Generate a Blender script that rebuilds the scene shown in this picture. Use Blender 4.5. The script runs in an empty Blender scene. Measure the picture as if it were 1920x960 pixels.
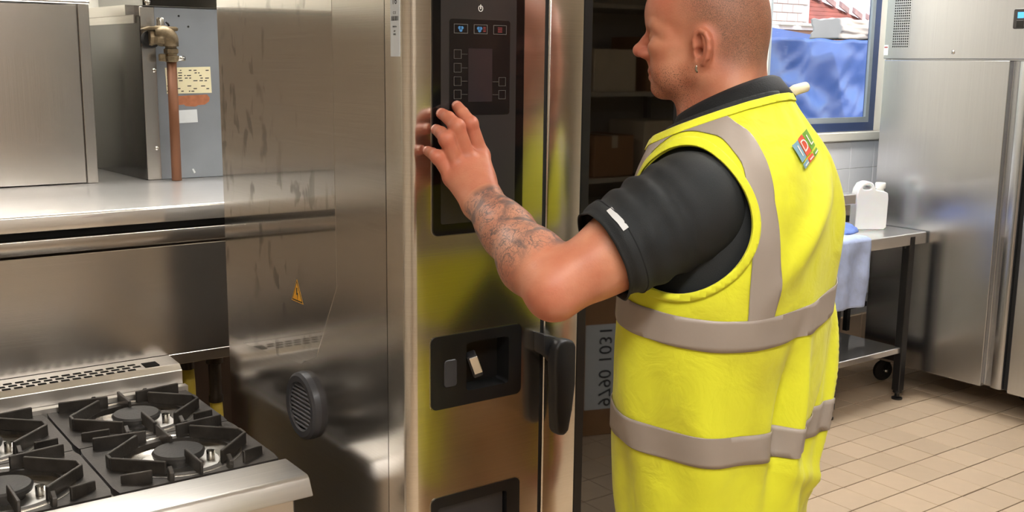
import bpy, bmesh, math, random
import numpy as np
from mathutils import Vector, Matrix
random.seed(7); rng = np.random.default_rng(7)
S = bpy.context.scene; COL = S.collection
# ------------------------------------------------------------------ camera
FPX, YAW, PIT, ROL, HC = 1995.6, 0.629998, 0.178742, -0.0114521, 1.6
def cam_axes():
    cy, sy, cp, sp = math.cos(YAW), math.sin(YAW), math.cos(PIT), math.sin(PIT)
    F = np.array([sy*cp, cy*cp, -sp]); rt = np.array([cy, -sy, 0.]); dn = np.cross(F, rt)
    c, s = math.cos(ROL), math.sin(ROL)
    return np.array([c*rt+s*dn, -s*rt+c*dn, F])
MC = cam_axes()
cd = bpy.data.cameras.new('camera'); cam = bpy.data.objects.new('camera', cd); COL.objects.link(cam)
cd.sensor_width = 36; cd.lens = FPX/1920*36; cd.clip_start = .05
m = Matrix.Identity(4)
for i in range(3):
    m[i][0] = MC[0][i]; m[i][1] = -MC[1][i]; m[i][2] = -MC[2][i]
m[2][3] = HC; cam.matrix_world = m; S.camera = cam
# ------------------------------------------------------------------ world, sun, exposure
W = bpy.data.worlds.new('world'); S.world = W; W.use_nodes = True
nt = W.node_tree; bg = nt.nodes['Background']
sky = nt.nodes.new('ShaderNodeTexSky'); sky.sky_type = 'NISHITA'; sky.sun_disc = False
sky.sun_elevation = math.radians(48); sky.sun_rotation = math.radians(160); sky.air_density = 1.6; sky.dust_density = 1.5
nt.links.new(sky.outputs[0], bg.inputs[0]); bg.inputs[1].default_value = .42
sd = bpy.data.lights.new('sun', 'SUN'); sd.energy = 3.4; sd.angle = .01; sd.color = (1, .93, .84)
so = bpy.data.objects.new('sun', sd); COL.objects.link(so); so.rotation_euler = (math.radians(44), 0, math.radians(-24))
LAMP = 31.0
S.view_settings.view_transform = 'Standard'; S.view_settings.look = 'None'
S.view_settings.exposure = 0.07; S.view_settings.gamma = 1; S.view_settings.use_curve_mapping = False

# ------------------------------------------------------------------ helpers
def on(px, py, x=None, y=None, z=None, d=None):
    """3-D point of a sight line on the plane x=, y= or z= (or at depth d)"""
    r = MC.T @ np.array([px-960, py-480, FPX])/FPX
    t = x/r[0] if x is not None else y/r[1] if y is not None else (z-HC)/r[2] if z is not None else d
    q = r*t; q[2] += HC
    return q
def tag(o, label=None, cat=None, group=None, kind=None):
    if label: o['label'] = label
    if cat: o['category'] = cat
    if group: o['group'] = group
    if kind: o['kind'] = kind
    return o
def thing(name, label, cat, loc=(0, 0, 0), rz=0, group=None):
    o = bpy.data.objects.new(name, None); COL.objects.link(o); o.location = loc; o.rotation_euler[2] = rz
    o.empty_display_size = .05
    return tag(o, label, cat, group)
def link(name, me, mat, parent=None, smooth=False, world=True):
    """one mesh object; verts are in world space when its parent has an offset and world is True"""
    o = bpy.data.objects.new(name, me); COL.objects.link(o)
    mats = mat if isinstance(mat, (list, tuple)) else [mat]
    if len(me.materials) == 0:
        for k in mats: me.materials.append(k)
    if smooth and len(me.polygons):
        me.polygons.foreach_set('use_smooth', [True]*len(me.polygons))
    if parent is not None:
        o.parent = parent
        if world:
            mw = Matrix.Identity(4); p = parent
            while p is not None:
                mw = p.matrix_basis @ mw; p = p.parent
            o.matrix_basis = mw.inverted()
    return o
class MB:
    """collects shapes; build() links them as ONE mesh object"""
    def __init__(s): s.bm = bmesh.new()
    def box(s, lo, hi, bev=0, seg=1, M=None):
        lo = np.minimum(lo, hi).astype(float) if False else np.array(lo, float); hi = np.array(hi, float)
        a, b = np.minimum(lo, hi), np.maximum(lo, hi)
        t = bmesh.new(); bmesh.ops.create_cube(t, size=1)
        for v in t.verts: v.co = Vector([(a[i]+b[i])/2+v.co[i]*(b[i]-a[i]) for i in range(3)])
        if bev: bmesh.ops.bevel(t, geom=t.edges[:], offset=min(bev, .45*min(b-a)), segments=seg, affect='EDGES', profile=.5)
        if M is not None: bmesh.ops.transform(t, matrix=M, verts=t.verts)
        return s._add(t)
    def _add(s, t):
        me = bpy.data.meshes.new('t'); t.to_mesh(me); t.free(); s.bm.from_mesh(me); bpy.data.meshes.remove(me); return s
    def prism(s, poly, vec, bev=0, seg=2):
        """poly: list of 3-D points, extruded by vec"""
        t = bmesh.new(); vs = [t.verts.new(Vector(p)) for p in poly]; f = t.faces.new(vs)
        r = bmesh.ops.extrude_face_region(t, geom=[f])
        bmesh.ops.translate(t, vec=Vector(vec), verts=[g for g in r['geom'] if isinstance(g, bmesh.types.BMVert)])
        bmesh.ops.recalc_face_normals(t, faces=t.faces)
        if bev: bmesh.ops.bevel(t, geom=t.edges[:], offset=bev, segments=seg, affect='EDGES', profile=.5)
        return s._add(t)
    def tube(s, pts, r, n=12, closed=False, cap=True):
        pts = [np.array(p, float) for p in pts]; k = len(pts); rs = r if hasattr(r, '__len__') else [r]*k
        up = None; rings = []
        for i in range(k):
            a = pts[(i-1) % k] if closed or i > 0 else pts[i]; b = pts[(i+1) % k] if closed or i < k-1 else pts[i]
            d = b-a; d /= max(np.linalg.norm(d), 1e-9)
            if up is None:
                up = np.cross(d, [0, 0, 1] if abs(d[2]) < .9 else [1, 0, 0])
            up = up-d*(up@d); up /= np.linalg.norm(up); w = np.cross(d, up)
            rings.append([s.bm.verts.new(Vector(pts[i]+rs[i]*(math.cos(2*math.pi*j/n)*up+math.sin(2*math.pi*j/n)*w))) for j in range(n)])
        for i in range(k if closed else k-1):
            A, B = rings[i], rings[(i+1) % k]
            for j in range(n): s.bm.faces.new((A[j], A[(j+1) % n], B[(j+1) % n], B[j]))
        if cap and not closed: s.bm.faces.new(rings[0][::-1]); s.bm.faces.new(rings[-1])
        return s
    def lathe(s, prof, c, ax=(0, 0, 1), n=32):
        """prof: (radius, height) pairs about axis ax through c"""
        ax = np.array(ax, float); ax /= np.linalg.norm(ax)
        u = np.cross(ax, [1, 0, 0] if abs(ax[0]) < .9 else [0, 1, 0]); u /= np.linalg.norm(u); w = np.cross(ax, u); c = np.array(c, float)
        R = []
        for r, h in prof:
            if r < 1e-6: R.append([s.bm.verts.new(Vector(c+ax*h))])
            else: R.append([s.bm.verts.new(Vector(c+ax*h+r*(math.cos(2*math.pi*j/n)*u+math.sin(2*math.pi*j/n)*w))) for j in range(n)])
        for A, B in zip(R[:-1], R[1:]):
            for j in range(n):
                q = [A[j % len(A)], A[(j+1) % len(A)], B[(j+1) % len(B)], B[j % len(B)]]
                q = list(dict.fromkeys(q))
                if len(q) > 2: s.bm.faces.new(q)
        return s
    def frame(s, x0, x1, z0, z1, t, y0, y1):
        """rectangular ring in the x-z plane"""
        for a, b, c, d in ((x0, x1, z0, z0+t), (x0, x1, z1-t, z1), (x0, x0+t, z0+t, z1-t), (x1-t, x1, z0+t, z1-t)): s.box((a, y0, c), (b, y1, d))
        return s
    def mesh(s, name='m'):
        bmesh.ops.recalc_face_normals(s.bm, faces=s.bm.faces)
        me = bpy.data.meshes.new(name); s.bm.to_mesh(me); s.bm.free(); return me
    def build(s, name, mat, parent=None, smooth=False, ang=None):
        o = link(name, s.mesh(name), mat, parent, smooth)
        if ang: auto(o, ang)
        return o
def auto(o, deg=35):
    me = o.data; me.polygons.foreach_set('use_smooth', [True]*len(me.polygons)); me.set_sharp_from_angle(angle=math.radians(deg)); return o
def rrect(x0, x1, z0, z1, r, n=5):
    out = []
    for cx, cz, a0 in ((x1-r, z1-r, 0), (x0+r, z1-r, 90), (x0+r, z0+r, 180), (x1-r, z0+r, 270)):
        for i in range(n+1):
            a = math.radians(a0+90*i/n); out.append((cx+r*math.cos(a), cz+r*math.sin(a)))
    return out
def pyd(name, V, F, mat, parent=None, smooth=False):
    me = bpy.data.meshes.new(name); me.from_pydata([tuple(map(float, v)) for v in V], [], [tuple(map(int, f)) for f in F]); me.update()
    return link(name, me, mat, parent, smooth)
def text_mesh(s, size, depth=.0004, sx=1):
    c = bpy.data.curves.new('t', 'FONT'); c.body = s; c.size = size; c.extrude = depth; c.align_x = 'CENTER'; c.align_y = 'CENTER'; c.resolution_u = 3
    o = bpy.data.objects.new('t', c); COL.objects.link(o); dg = bpy.context.evaluated_depsgraph_get()
    me = bpy.data.meshes.new_from_object(o.evaluated_get(dg)); COL.objects.unlink(o); bpy.data.objects.remove(o); bpy.data.curves.remove(c)
    if sx != 1:
        for v in me.vertices: v.co.x *= sx
    me.materials.clear(); return me
def text(name, s, size, mat, parent, origin, xdir, ydir, depth=.0004, sx=1):
    """flat lettering at origin, reading along xdir"""
    me = text_mesh(s, size, depth, sx); x = Vector(xdir).normalized(); y = Vector(ydir).normalized(); z = x.cross(y)
    mt = Matrix(((x.x, y.x, z.x, origin[0]), (x.y, y.y, z.y, origin[1]), (x.z, y.z, z.z, origin[2]), (0, 0, 0, 1)))
    me.transform(mt); return link(name, me, mat, parent)
def copy_tree(o, parent=None):
    c = o.copy(); COL.objects.link(c); c.parent = parent
    for ch in list(o.children): copy_tree(ch, c)
    return c

# ------------------------------------------------------------------ materials
def srgb(r, g, b): return tuple(((c/255)/12.92 if c/255 <= .04045 else ((c/255+.055)/1.055)**2.4) for c in (r, g, b))+(1,)
def N(nt, t, **kw):
    n = nt.nodes.new(t)
    for k, v in kw.items(): setattr(n, k, v)
    return n
def mat(name, col, rough=.5, metal=0, noise=None, bump=None, spec=None, coat=0, emit=None, trans=0, sss=0, var=.12):
    """noise = (scale xyz) colour and roughness variation, bump = (scale xyz, strength)"""
    m = bpy.data.materials.new(name); m.use_nodes = True; nt = m.node_tree; b = nt.nodes['Principled BSDF']
    b.inputs['Base Color'].default_value = col; b.inputs['Roughness'].default_value = rough; b.inputs['Metallic'].default_value = metal
    if spec is not None: b.inputs['Specular IOR Level'].default_value = spec
    if coat: b.inputs['Coat Weight'].default_value = coat; b.inputs['Coat Roughness'].default_value = .05
    if trans: b.inputs['Transmission Weight'].default_value = trans
    if sss: b.inputs['Subsurface Weight'].default_value = sss; b.inputs['Subsurface Radius'].default_value = (.012, .004, .002); b.inputs['Subsurface Scale'].default_value = 1
    if emit: b.inputs['Emission Color'].default_value = emit[0]; b.inputs['Emission Strength'].default_value = emit[1]
    tc = N(nt, 'ShaderNodeTexCoord'); L = nt.links.new
    if noise:
        mp = N(nt, 'ShaderNodeMapping'); mp.inputs['Scale'].default_value = noise; L(tc.outputs['Object'], mp.inputs[0])
        n = N(nt, 'ShaderNodeTexNoise'); n.inputs['Scale'].default_value = 1; n.inputs['Detail'].default_value = 5; L(mp.outputs[0], n.inputs['Vector'])
        hs = N(nt, 'ShaderNodeHueSaturation'); hs.inputs['Color'].default_value = col
        mr = N(nt, 'ShaderNodeMapRange'); mr.inputs['From Min'].default_value = .3; mr.inputs['From Max'].default_value = .7
        mr.inputs['To Min'].default_value = 1-var; mr.inputs['To Max'].default_value = 1+var
        L(n.outputs[0], mr.inputs[0]); L(mr.outputs[0], hs.inputs['Value']); L(hs.outputs[0], b.inputs['Base Color'])
        m2 = N(nt, 'ShaderNodeMapRange'); m2.inputs['To Min'].default_value = max(.02, rough*.75); m2.inputs['To Max'].default_value = min(1, rough*1.3)
        L(n.outputs[0], m2.inputs[0]); L(m2.outputs[0], b.inputs['Roughness'])
    if bump:
        mp = N(nt, 'ShaderNodeMapping'); mp.inputs['Scale'].default_value = bump[0]; L(tc.outputs['Object'], mp.inputs[0])
        n = N(nt, 'ShaderNodeTexNoise'); n.inputs['Scale'].default_value = 1; n.inputs['Detail'].default_value = 4; L(mp.outputs[0], n.inputs['Vector'])
        bp = N(nt, 'ShaderNodeBump'); bp.inputs['Strength'].default_value = bump[1]; bp.inputs['Distance'].default_value = .002
        L(n.outputs[0], bp.inputs['Height']); L(bp.outputs[0], b.inputs['Normal'])
    return m
def steel(name, col=(.55, .52, .485, 1), rough=.24, grain=(3, 3, 900), bump=.05, smear=0, gloss=None):
    """brushed stainless; smear adds greasy wipe marks that dull and darken it"""
    m = bpy.data.materials.new(name); m.use_nodes = True; nt = m.node_tree; L = nt.links.new; b = nt.nodes['Principled BSDF']
    b.inputs['Metallic'].default_value = 1
    tc = N(nt, 'ShaderNodeTexCoord'); mp = N(nt, 'ShaderNodeMapping'); mp.inputs['Scale'].default_value = grain; L(tc.outputs['Object'], mp.inputs[0])
    n = N(nt, 'ShaderNodeTexNoise'); n.inputs['Scale'].default_value = 1; n.inputs['Detail'].default_value = 3; L(mp.outputs[0], n.inputs['Vector'])
    c = N(nt, 'ShaderNodeTexNoise'); c.inputs['Scale'].default_value = 5; c.inputs['Detail'].default_value = 4; L(tc.outputs['Object'], c.inputs['Vector'])
    mr = N(nt, 'ShaderNodeMapRange'); mr.inputs['To Min'].default_value = rough*.92; mr.inputs['To Max'].default_value = rough*1.1; L(c.outputs[0], mr.inputs[0])
    mx = N(nt, 'ShaderNodeMix', data_type='RGBA'); mx.inputs[6].default_value = tuple(v*.88 for v in col[:3])+(1,); mx.inputs[7].default_value = tuple(min(1, v*1.1) for v in col[:3])+(1,)
    L(n.outputs[0], mx.inputs[0]); out = mx.outputs[2]; ro = mr.outputs[0]
    if smear:
        mp2 = N(nt, 'ShaderNodeMapping'); mp2.inputs['Scale'].default_value = (17, 17, 8); L(tc.outputs['Object'], mp2.inputs[0])
        s1 = N(nt, 'ShaderNodeTexNoise'); s1.inputs['Scale'].default_value = 1.6; s1.inputs['Detail'].default_value = 3; s1.inputs['Distortion'].default_value = .4; L(mp2.outputs[0], s1.inputs['Vector'])
        r1 = N(nt, 'ShaderNodeMapRange'); r1.inputs['From Min'].default_value = .56; r1.inputs['From Max'].default_value = .63; L(s1.outputs[0], r1.inputs[0])
        s2 = N(nt, 'ShaderNodeTexNoise'); s2.inputs['Scale'].default_value = 3.2; L(tc.outputs['Object'], s2.inputs['Vector'])
        r2 = N(nt, 'ShaderNodeMapRange'); r2.inputs['From Min'].default_value = .44; r2.inputs['From Max'].default_value = .54; L(s2.outputs[0], r2.inputs[0])
        mm = N(nt, 'ShaderNodeMath', operation='MULTIPLY'); L(r1.outputs[0], mm.inputs[0]); L(r2.outputs[0], mm.inputs[1])
        m3 = N(nt, 'ShaderNodeMath', operation='MULTIPLY'); L(mm.outputs[0], m3.inputs[0]); m3.inputs[1].default_value = smear
        m4 = N(nt, 'ShaderNodeMix', data_type='RGBA'); L(m3.outputs[0], m4.inputs[0]); L(out, m4.inputs[6]); m4.inputs[7].default_value = (.16, .145, .13, 1); out = m4.outputs[2]
        ad = N(nt, 'ShaderNodeMath', operation='MULTIPLY_ADD'); L(m3.outputs[0], ad.inputs[0]); ad.inputs[1].default_value = .2; L(ro, ad.inputs[2]); ro = ad.outputs[0]
    L(out, b.inputs['Base Color']); L(ro, b.inputs['Roughness'])
    bp = N(nt, 'ShaderNodeBump'); bp.inputs['Strength'].default_value = bump; bp.inputs['Distance'].default_value = .001; L(n.outputs[0], bp.inputs['Height']); L(bp.outputs[0], b.inputs['Normal'])
    if gloss:      # polished between the grain: a second, sharper lobe
        g = N(nt, 'ShaderNodeBsdfPrincipled'); g.inputs['Metallic'].default_value = 1; g.inputs['Roughness'].default_value = gloss[1]; L(out, g.inputs['Base Color'])
        ms = N(nt, 'ShaderNodeMixShader'); ms.inputs[0].default_value = gloss[0]; L(b.outputs[0], ms.inputs[1]); L(g.outputs[0], ms.inputs[2]); L(ms.outputs[0], nt.nodes['Material Output'].inputs[0])
    return m
def glass(name, tint, refl, rough=0.0):
    m = bpy.data.materials.new(name); m.use_nodes = True; nt = m.node_tree; L = nt.links.new
    nt.nodes.remove(nt.nodes['Principled BSDF'])
    t = N(nt, 'ShaderNodeBsdfTransparent'); t.inputs[0].default_value = tint; g = N(nt, 'ShaderNodeBsdfGlossy'); g.inputs['Roughness'].default_value = rough
    lw = N(nt, 'ShaderNodeLayerWeight'); pw = N(nt, 'ShaderNodeMath', operation='POWER'); pw.inputs[1].default_value = 4; L(lw.outputs['Facing'], pw.inputs[0])
    a = N(nt, 'ShaderNodeMath', operation='MULTIPLY_ADD', use_clamp=True); a.inputs[1].default_value = .6; a.inputs[2].default_value = .04+refl; L(pw.outputs[0], a.inputs[0])
    mx = N(nt, 'ShaderNodeMixShader'); L(a.outputs[0], mx.inputs[0]); L(t.outputs[0], mx.inputs[1]); L(g.outputs[0], mx.inputs[2]); L(mx.outputs[0], nt.nodes['Material Output'].inputs[0])
    return m
M = {}
M['steel'] = steel('brushed steel')
M['steel_v'] = steel('brushed steel upright grain', grain=(500, 500, 3))
M['oven_side'] = steel('oven side steel', col=(.68, .65, .61, 1), rough=.17, grain=(4, 4, 700), bump=.004)
M['film'] = steel('film covered steel', col=(.70, .68, .65, 1), rough=.14, grain=(4, 4, 700), bump=.004, smear=.5, gloss=(.42, .04))
M['oven_front'] = steel('oven front steel', col=(.80, .76, .70, 1), rough=.2, grain=(4, 4, 900), bump=.03)
M['shelf'] = steel('shelf steel', col=(.80, .78, .75, 1), rough=.42, grain=(3, 300, 3), bump=.03, gloss=(.5, .06))
M['range'] = steel('range steel', col=(.76, .73, .69, 1), rough=.42, grain=(3, 300, 3), bump=.03)
M['fridge'] = steel('fridge steel', col=(.54, .55, .575, 1), rough=.26, grain=(4, 600, 3), bump=.03)
M['dark_steel'] = steel('dark polished steel', col=(.17, .165, .155, 1), rough=.12, grain=(3, 3, 3), bump=.01)
M['galv'] = mat('galvanised sheet', srgb(128, 133, 140), .5, .55, noise=(9, 9, 9), var=.08)
M['black'] = mat('black plastic', srgb(24, 24, 25), .35, noise=(30, 30, 30))
M['soft_black'] = mat('matt black plastic', srgb(34, 34, 37), .5, bump=((600, 600, 600), .1))
M['grey_plastic'] = mat('grey plastic', srgb(58, 58, 62), .45, bump=((700, 700, 700), .1))
M['slat'] = mat('grey slat plastic', srgb(92, 92, 96), .4, bump=((700, 700, 700), .1))
M['panel_glass'] = mat('black control glass', srgb(16, 15, 15), .1, noise=(3, 3, 3), var=.05)
M['panel_face'] = mat('dark grey control face', srgb(50, 47, 46), .22, noise=(3, 3, 3), var=.05)
M['panel_dark'] = mat('dark control field', srgb(24, 22, 22), .2, noise=(3, 3, 3), var=.05)
M['screen'] = mat('unlit screen', srgb(46, 40, 42), .12, noise=(3, 3, 3), var=.05)
M['outline'] = mat('grey print', srgb(100, 96, 92), .5)
M['white_print'] = mat('white print', srgb(225, 222, 215), .5)
M['icon_blue'] = mat('blue print', srgb(70, 130, 185), .5); M['icon_red'] = mat('red print', srgb(150, 60, 60), .5)
M['paper'] = mat('white label paper', srgb(200, 205, 208), .55, noise=(40, 40, 40), var=.03)
M['cream_paper'] = mat('cream data plate', srgb(222, 214, 178), .5, noise=(40, 40, 40), var=.04)
M['orange_paper'] = mat('worn orange sticker', srgb(160, 98, 64), .6, noise=(60, 60, 60), var=.2)
M['ink'] = mat('black print', srgb(30, 30, 32), .6)
M['yellow_sign'] = mat('yellow warning print', srgb(236, 170, 40), .45)
M['cast'] = mat('worn cast iron', srgb(70, 66, 62), .42, .55, noise=(26, 26, 26), bump=((260, 260, 260), .25), var=.35)
M['cast_dark'] = mat('dark cast iron', srgb(56, 54, 52), .45, .5, noise=(30, 30, 30), bump=((200, 200, 200), .3), var=.3)
M['bowl'] = steel('burner bowl steel', col=(.62, .58, .52, 1), rough=.25, grain=(8, 8, 8), bump=.05)
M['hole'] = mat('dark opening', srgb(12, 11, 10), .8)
M['copper'] = mat('aged copper pipe', srgb(116, 76, 52), .55, .5, noise=(14, 14, 5), var=.25)
M['brass'] = mat('tarnished brass', srgb(118, 104, 82), .5, .75, noise=(60, 60, 60), var=.35, bump=((180, 180, 180), .3))
M['chrome'] = mat('bright metal', srgb(200, 198, 192), .18, 1, noise=(30, 30, 30), var=.05)
M['hose'] = mat('yellow gas hose', srgb(186, 160, 44), .5, bump=((3, 3, 900), .6))
M['coupler'] = mat('dark gas coupler', srgb(52, 42, 30), .4, .6, noise=(40, 40, 40), var=.3)
M['white_wall'] = mat('cream white paint', srgb(226, 222, 208), .6, noise=(3, 3, 3), var=.02)
M['ceil'] = mat('cream ceiling paint', srgb(226, 219, 202), .8, noise=(2, 2, 2), var=.03)
M['tan_wall'] = mat('tan wall paint', srgb(190, 178, 162), .7, noise=(2, 2, 2), var=.05)
M['wall_tile'] = mat('white glazed tile', srgb(242, 243, 245), .18, noise=(5, 5, 5), var=.03)
M['brown_tile'] = mat('buff skirting tile', srgb(188, 164, 138), .4, noise=(6, 6, 6), var=.08)
M['grout_w'] = mat('pale grout', srgb(178, 176, 172), .9)
M['grout'] = mat('brown floor grout', srgb(88, 70, 52), .9, noise=(20, 20, 20), var=.2)
M['win_frame'] = mat('blue grey window frame', srgb(62, 78, 118), .4, noise=(8, 8, 8), var=.08)
M['win_sash'] = mat('pale grey sash', srgb(150, 158, 162), .4, noise=(8, 8, 8), var=.06)
M['win_glass'] = glass('window glass', (.97, .98, 1, 1), .0)
M['oven_glass'] = glass('tinted oven glass', (.10, .095, .09, 1), .13, .02)
M['hdpe'] = mat('translucent white plastic', srgb(236, 238, 240), .35, sss=.3, noise=(12, 12, 12), var=.02)
M['cap'] = mat('white cap', srgb(240, 238, 230), .4, noise=(20, 20, 20), var=.02)
M['cloth'] = mat('pale blue cloth', srgb(176, 190, 226), .85, bump=((70, 70, 70), .8), noise=(24, 24, 24), var=.1)
M['blue_cloth'] = mat('mid blue cloth', srgb(110, 136, 206), .85, bump=((70, 70, 70), .8), noise=(24, 24, 24), var=.15)
M['black_metal'] = mat('black painted steel', srgb(20, 20, 22), .35, noise=(20, 20, 20), var=.2)
M['rubber'] = mat('black rubber', srgb(16, 16, 17), .6, noise=(30, 30, 30))
M['lamp'] = mat('fluorescent diffuser', (1, 1, 1, 1), .6, emit=((1, .98, .945, 1), LAMP), noise=(4, 4, 4), var=.01)
M['card'] = mat('brown cardboard', srgb(150, 112, 78), .8, noise=(12, 12, 12), var=.1)
M['pale_card'] = mat('pale cardboard', srgb(196, 180, 156), .8, noise=(12, 12, 12), var=.06)
M['wood_dark'] = mat('dark brown board', srgb(70, 52, 40), .5, noise=(4, 30, 4), var=.2)
def floor_mat():
    m = mat('buff quarry tile', srgb(196, 174, 148), .36, noise=(7, 7, 7), var=.07, bump=((60, 60, 60), .08)); nt = m.node_tree; L = nt.links.new
    b = nt.nodes['Principled BSDF']; src = b.inputs['Base Color'].links[0].from_socket
    oi = N(nt, 'ShaderNodeObjectInfo'); mr = N(nt, 'ShaderNodeMapRange'); mr.inputs['To Min'].default_value = .92; mr.inputs['To Max'].default_value = 1.06; L(oi.outputs['Random'], mr.inputs[0])
    hs = N(nt, 'ShaderNodeHueSaturation'); L(src, hs.inputs['Color']); L(mr.outputs[0], hs.inputs['Value']); L(hs.outputs[0], b.inputs['Base Color'])
    return m
M['floor_tile'] = floor_mat()

# ------------------------------------------------------------------ room shell
X0, X1, Y0R, Y1R, HCE = -1.7, 5.45, -2.9, 3.5, 2.55
def struct(o): return tag(o, kind='structure')
floor = struct(MB().box((X0, Y0R, -.1), (X1, Y1R, -.003)).build('floor', M['grout']))
TX, TY = .153, .156
tb = MB().box((.0016, .0028, -.006), (TX-.0016, TY-.0028, .0), .0012); tile_me = tb.mesh('floor_tile'); tile_me.materials.append(M['floor_tile'])
rest = MB(); r2 = random.Random(3)
gx0, gy0 = 3.80-TX*40, 2.389-TY*40
for i in range(70):
    for j in range(60):
        x, y = gx0+i*TX, gy0+j*TY
        if x < X0 or x+TX > X1+.01 or y < Y0R or y+TY > Y1R+.08: continue
        if 2.85 < x < 5.05 and 1.55 < y < 3.45 and y < x*1.02-.55 and y > (x-2.7)*.50+.5:
            o = bpy.data.objects.new('floor_tile', tile_me); COL.objects.link(o); o.parent = floor; o.location = (x, y, r2.uniform(-.0006, .0004))
            o.rotation_euler = (r2.uniform(-.002, .002), r2.uniform(-.002, .002), 0)
        else:
            rest.box((x+.0016, y+.0028, -.006), (x+TX-.0016, y+TY-.0028, 0))
tag(rest.build('floor_tiling', M['floor_tile'], floor), kind='stuff')
ceil = struct(MB().box((X0, Y0R, HCE), (X1, Y1R+.3, HCE+.15)).build('ceiling', M['ceil']))
struct(MB().box((X0-.2, Y0R, -.1), (X0, Y1R, HCE+.1)).build('wall_left', M['tan_wall']))
struct(MB().box((X0-.2, Y0R-.2, -.1), (X1+.2, Y0R, HCE+.1)).build('wall_front', M['tan_wall']))
struct(MB().box((X1, Y0R, -.1), (X1+.2, Y1R+.3, HCE+.1)).build('wall_right', M['white_wall']))
WX0, WX1, WZ0, WZ1 = 4.055, 4.985, 1.268, 2.25
wb = MB().box((X0, Y1R, -.1), (WX0, Y1R+.09, HCE+.1)).box((WX1, Y1R, -.1), (X1+.2, Y1R+.09, HCE+.1)).box((WX0, Y1R, -.1), (WX1, Y1R+.09, WZ0)).box((WX0, Y1R, WZ1), (WX1, Y1R+.09, HCE+.1))
wall_back = struct(wb.build('wall_back', M['white_wall']))
tm = MB().box((.0012, -.006, .0012), (.1988, 0, .1388), .001).mesh('wall_tile'); tm.materials.append(M['wall_tile'])
MB().box((3.75, Y1R-.003, .27), (X1, Y1R, 1.22)).build('tile_grout', M['grout_w'], wall_back)
for i in range(-4, 3):
    for j in range(-5, 2):
        z0 = 1.075+.14*j
        if z0+.14 > 1.22: continue
        if z0 < .27: continue
        o = bpy.data.objects.new('wall_tile', tm); COL.objects.link(o); o.parent = wall_back; o.location = (4.748+.2*i, Y1R-.0015, z0); o.rotation_euler = (r2.uniform(-.003, .003), 0, r2.uniform(-.003, .003))
sm = MB().box((.002, -.012, 0), (.148, 0, .264), .003).mesh('skirting_tile'); sm.materials.append(M['brown_tile'])
for i in range(-5, 4):
    o = bpy.data.objects.new('skirting_tile', sm); COL.objects.link(o); o.parent = wall_back; o.location = (4.787+.15*i, Y1R-.001, 0)
# window
win = struct(thing('window_1', None, None))
struct(win)
fw = MB().frame(WX0, WX1, WZ0, WZ1, .045, Y1R+.034, Y1R+.075); fw.build('window_frame', M['win_frame'], win)
MB().frame(WX0+.045, WX1-.045, WZ0+.045, WZ1-.045, .028, Y1R+.036, Y1R+.05).build('sash', M['win_sash'], win)
MB().box((WX0+.07, Y1R+.041, WZ0+.07), (WX1-.07, Y1R+.045, WZ1-.07)).build('pane', M['win_glass'], win)
MB().box((WX0-.06, Y1R-.03, WZ0-.045), (WX1+.05, Y1R+.03, WZ0), .004).build('window_sill', M['white_wall'], win)
MB().box((WX1, Y1R-.012, WZ0), (WX1+.035, Y1R+.0, WZ1+.04)).box((WX0-.06, Y1R-.012, WZ1), (WX1+.035, Y1R, WZ1+.05)).box((WX0-.06, Y1R-.012, WZ0), (WX0, Y1R, WZ1)).build('architrave', M['white_wall'], win)
# ceiling lights, all out of view
def unseen_ceiling_light(x, y, rz, label):
    t = thing('unseen_ceiling_light', label, 'light', (x, y, HCE), rz)
    b = MB()
    for a in ((-.62, .62, -.17, -.15), (-.62, .62, .15, .17), (-.62, -.6, -.15, .15), (.6, .62, -.15, .15)): b.box((a[0], a[2], -.05), (a[1], a[3], 0))
    o = link('light_frame', b.mesh(), M['white_wall'], t, world=False)
    o = link('diffuser', MB().box((-.6, -.15, -.045), (.6, .15, -.01)).mesh(), M['lamp'], t, world=False)
    return t
unseen_ceiling_light(.9, 2.95, 0, 'added ceiling light brightening the wall and shelf behind the cooking range')  # unseen lamp added to brighten the wall above the shelf
unseen_ceiling_light(.3, .2, 0, 'fluorescent ceiling light above the aisle before the tall oven')
unseen_ceiling_light(2.15, 1.25, math.pi/2, 'unseen ceiling light placed to brighten the man and the oven front')  # unseen lamp set here to brighten the man's front and the oven reflection
unseen_ceiling_light(4.1, 2.95, 0, 'unseen ceiling light placed to brighten the tiled wall by the window')  # unseen lamp set close to the wall to brighten its tiles
unseen_ceiling_light(1.2, -1.6, 0, 'added ceiling light brightening the far end mirrored in the oven')  # unseen lamp added to lift the dark end that the oven glass mirrors

# ------------------------------------------------------------------ tall combi oven
OX, OY, OB, OR_ = .85, 1.448, 2.236, 1.475       # left side, front, back, right side
oven = thing('combi_oven', 'tall stainless combi oven with black touch panel and glass door, the man reaching to it', 'oven', ((OX+OR_)/2, (OY+OB)/2, 0))
MB().box((OX, 1.5175, .1), (OX+.012, OB, 1.98)).build('side_panel', M['oven_side'], oven)
MB().prism([(OX-.0004, 1.70, 1.975), (OX-.0004, 1.70, 1.20), (OX-.0004, 1.79, 1.05), (OX-.0004, 1.86, 1.02), (OX-.0004, OB-.001, .99), (OX-.0004, OB-.001, 1.975)], (.0004, 0, 0)).build('protective_film', M['film'], oven)
MB().box((OR_-.012, 1.50, .1), (OR_, OB, 1.98)).box((OX+.012, OB-.012, .1), (OR_-.012, OB, 1.98)).box((OX+.012, 1.52, 1.965), (OR_-.012, OB-.012, 1.98)).build('casing', M['oven_side'], oven)
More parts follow.
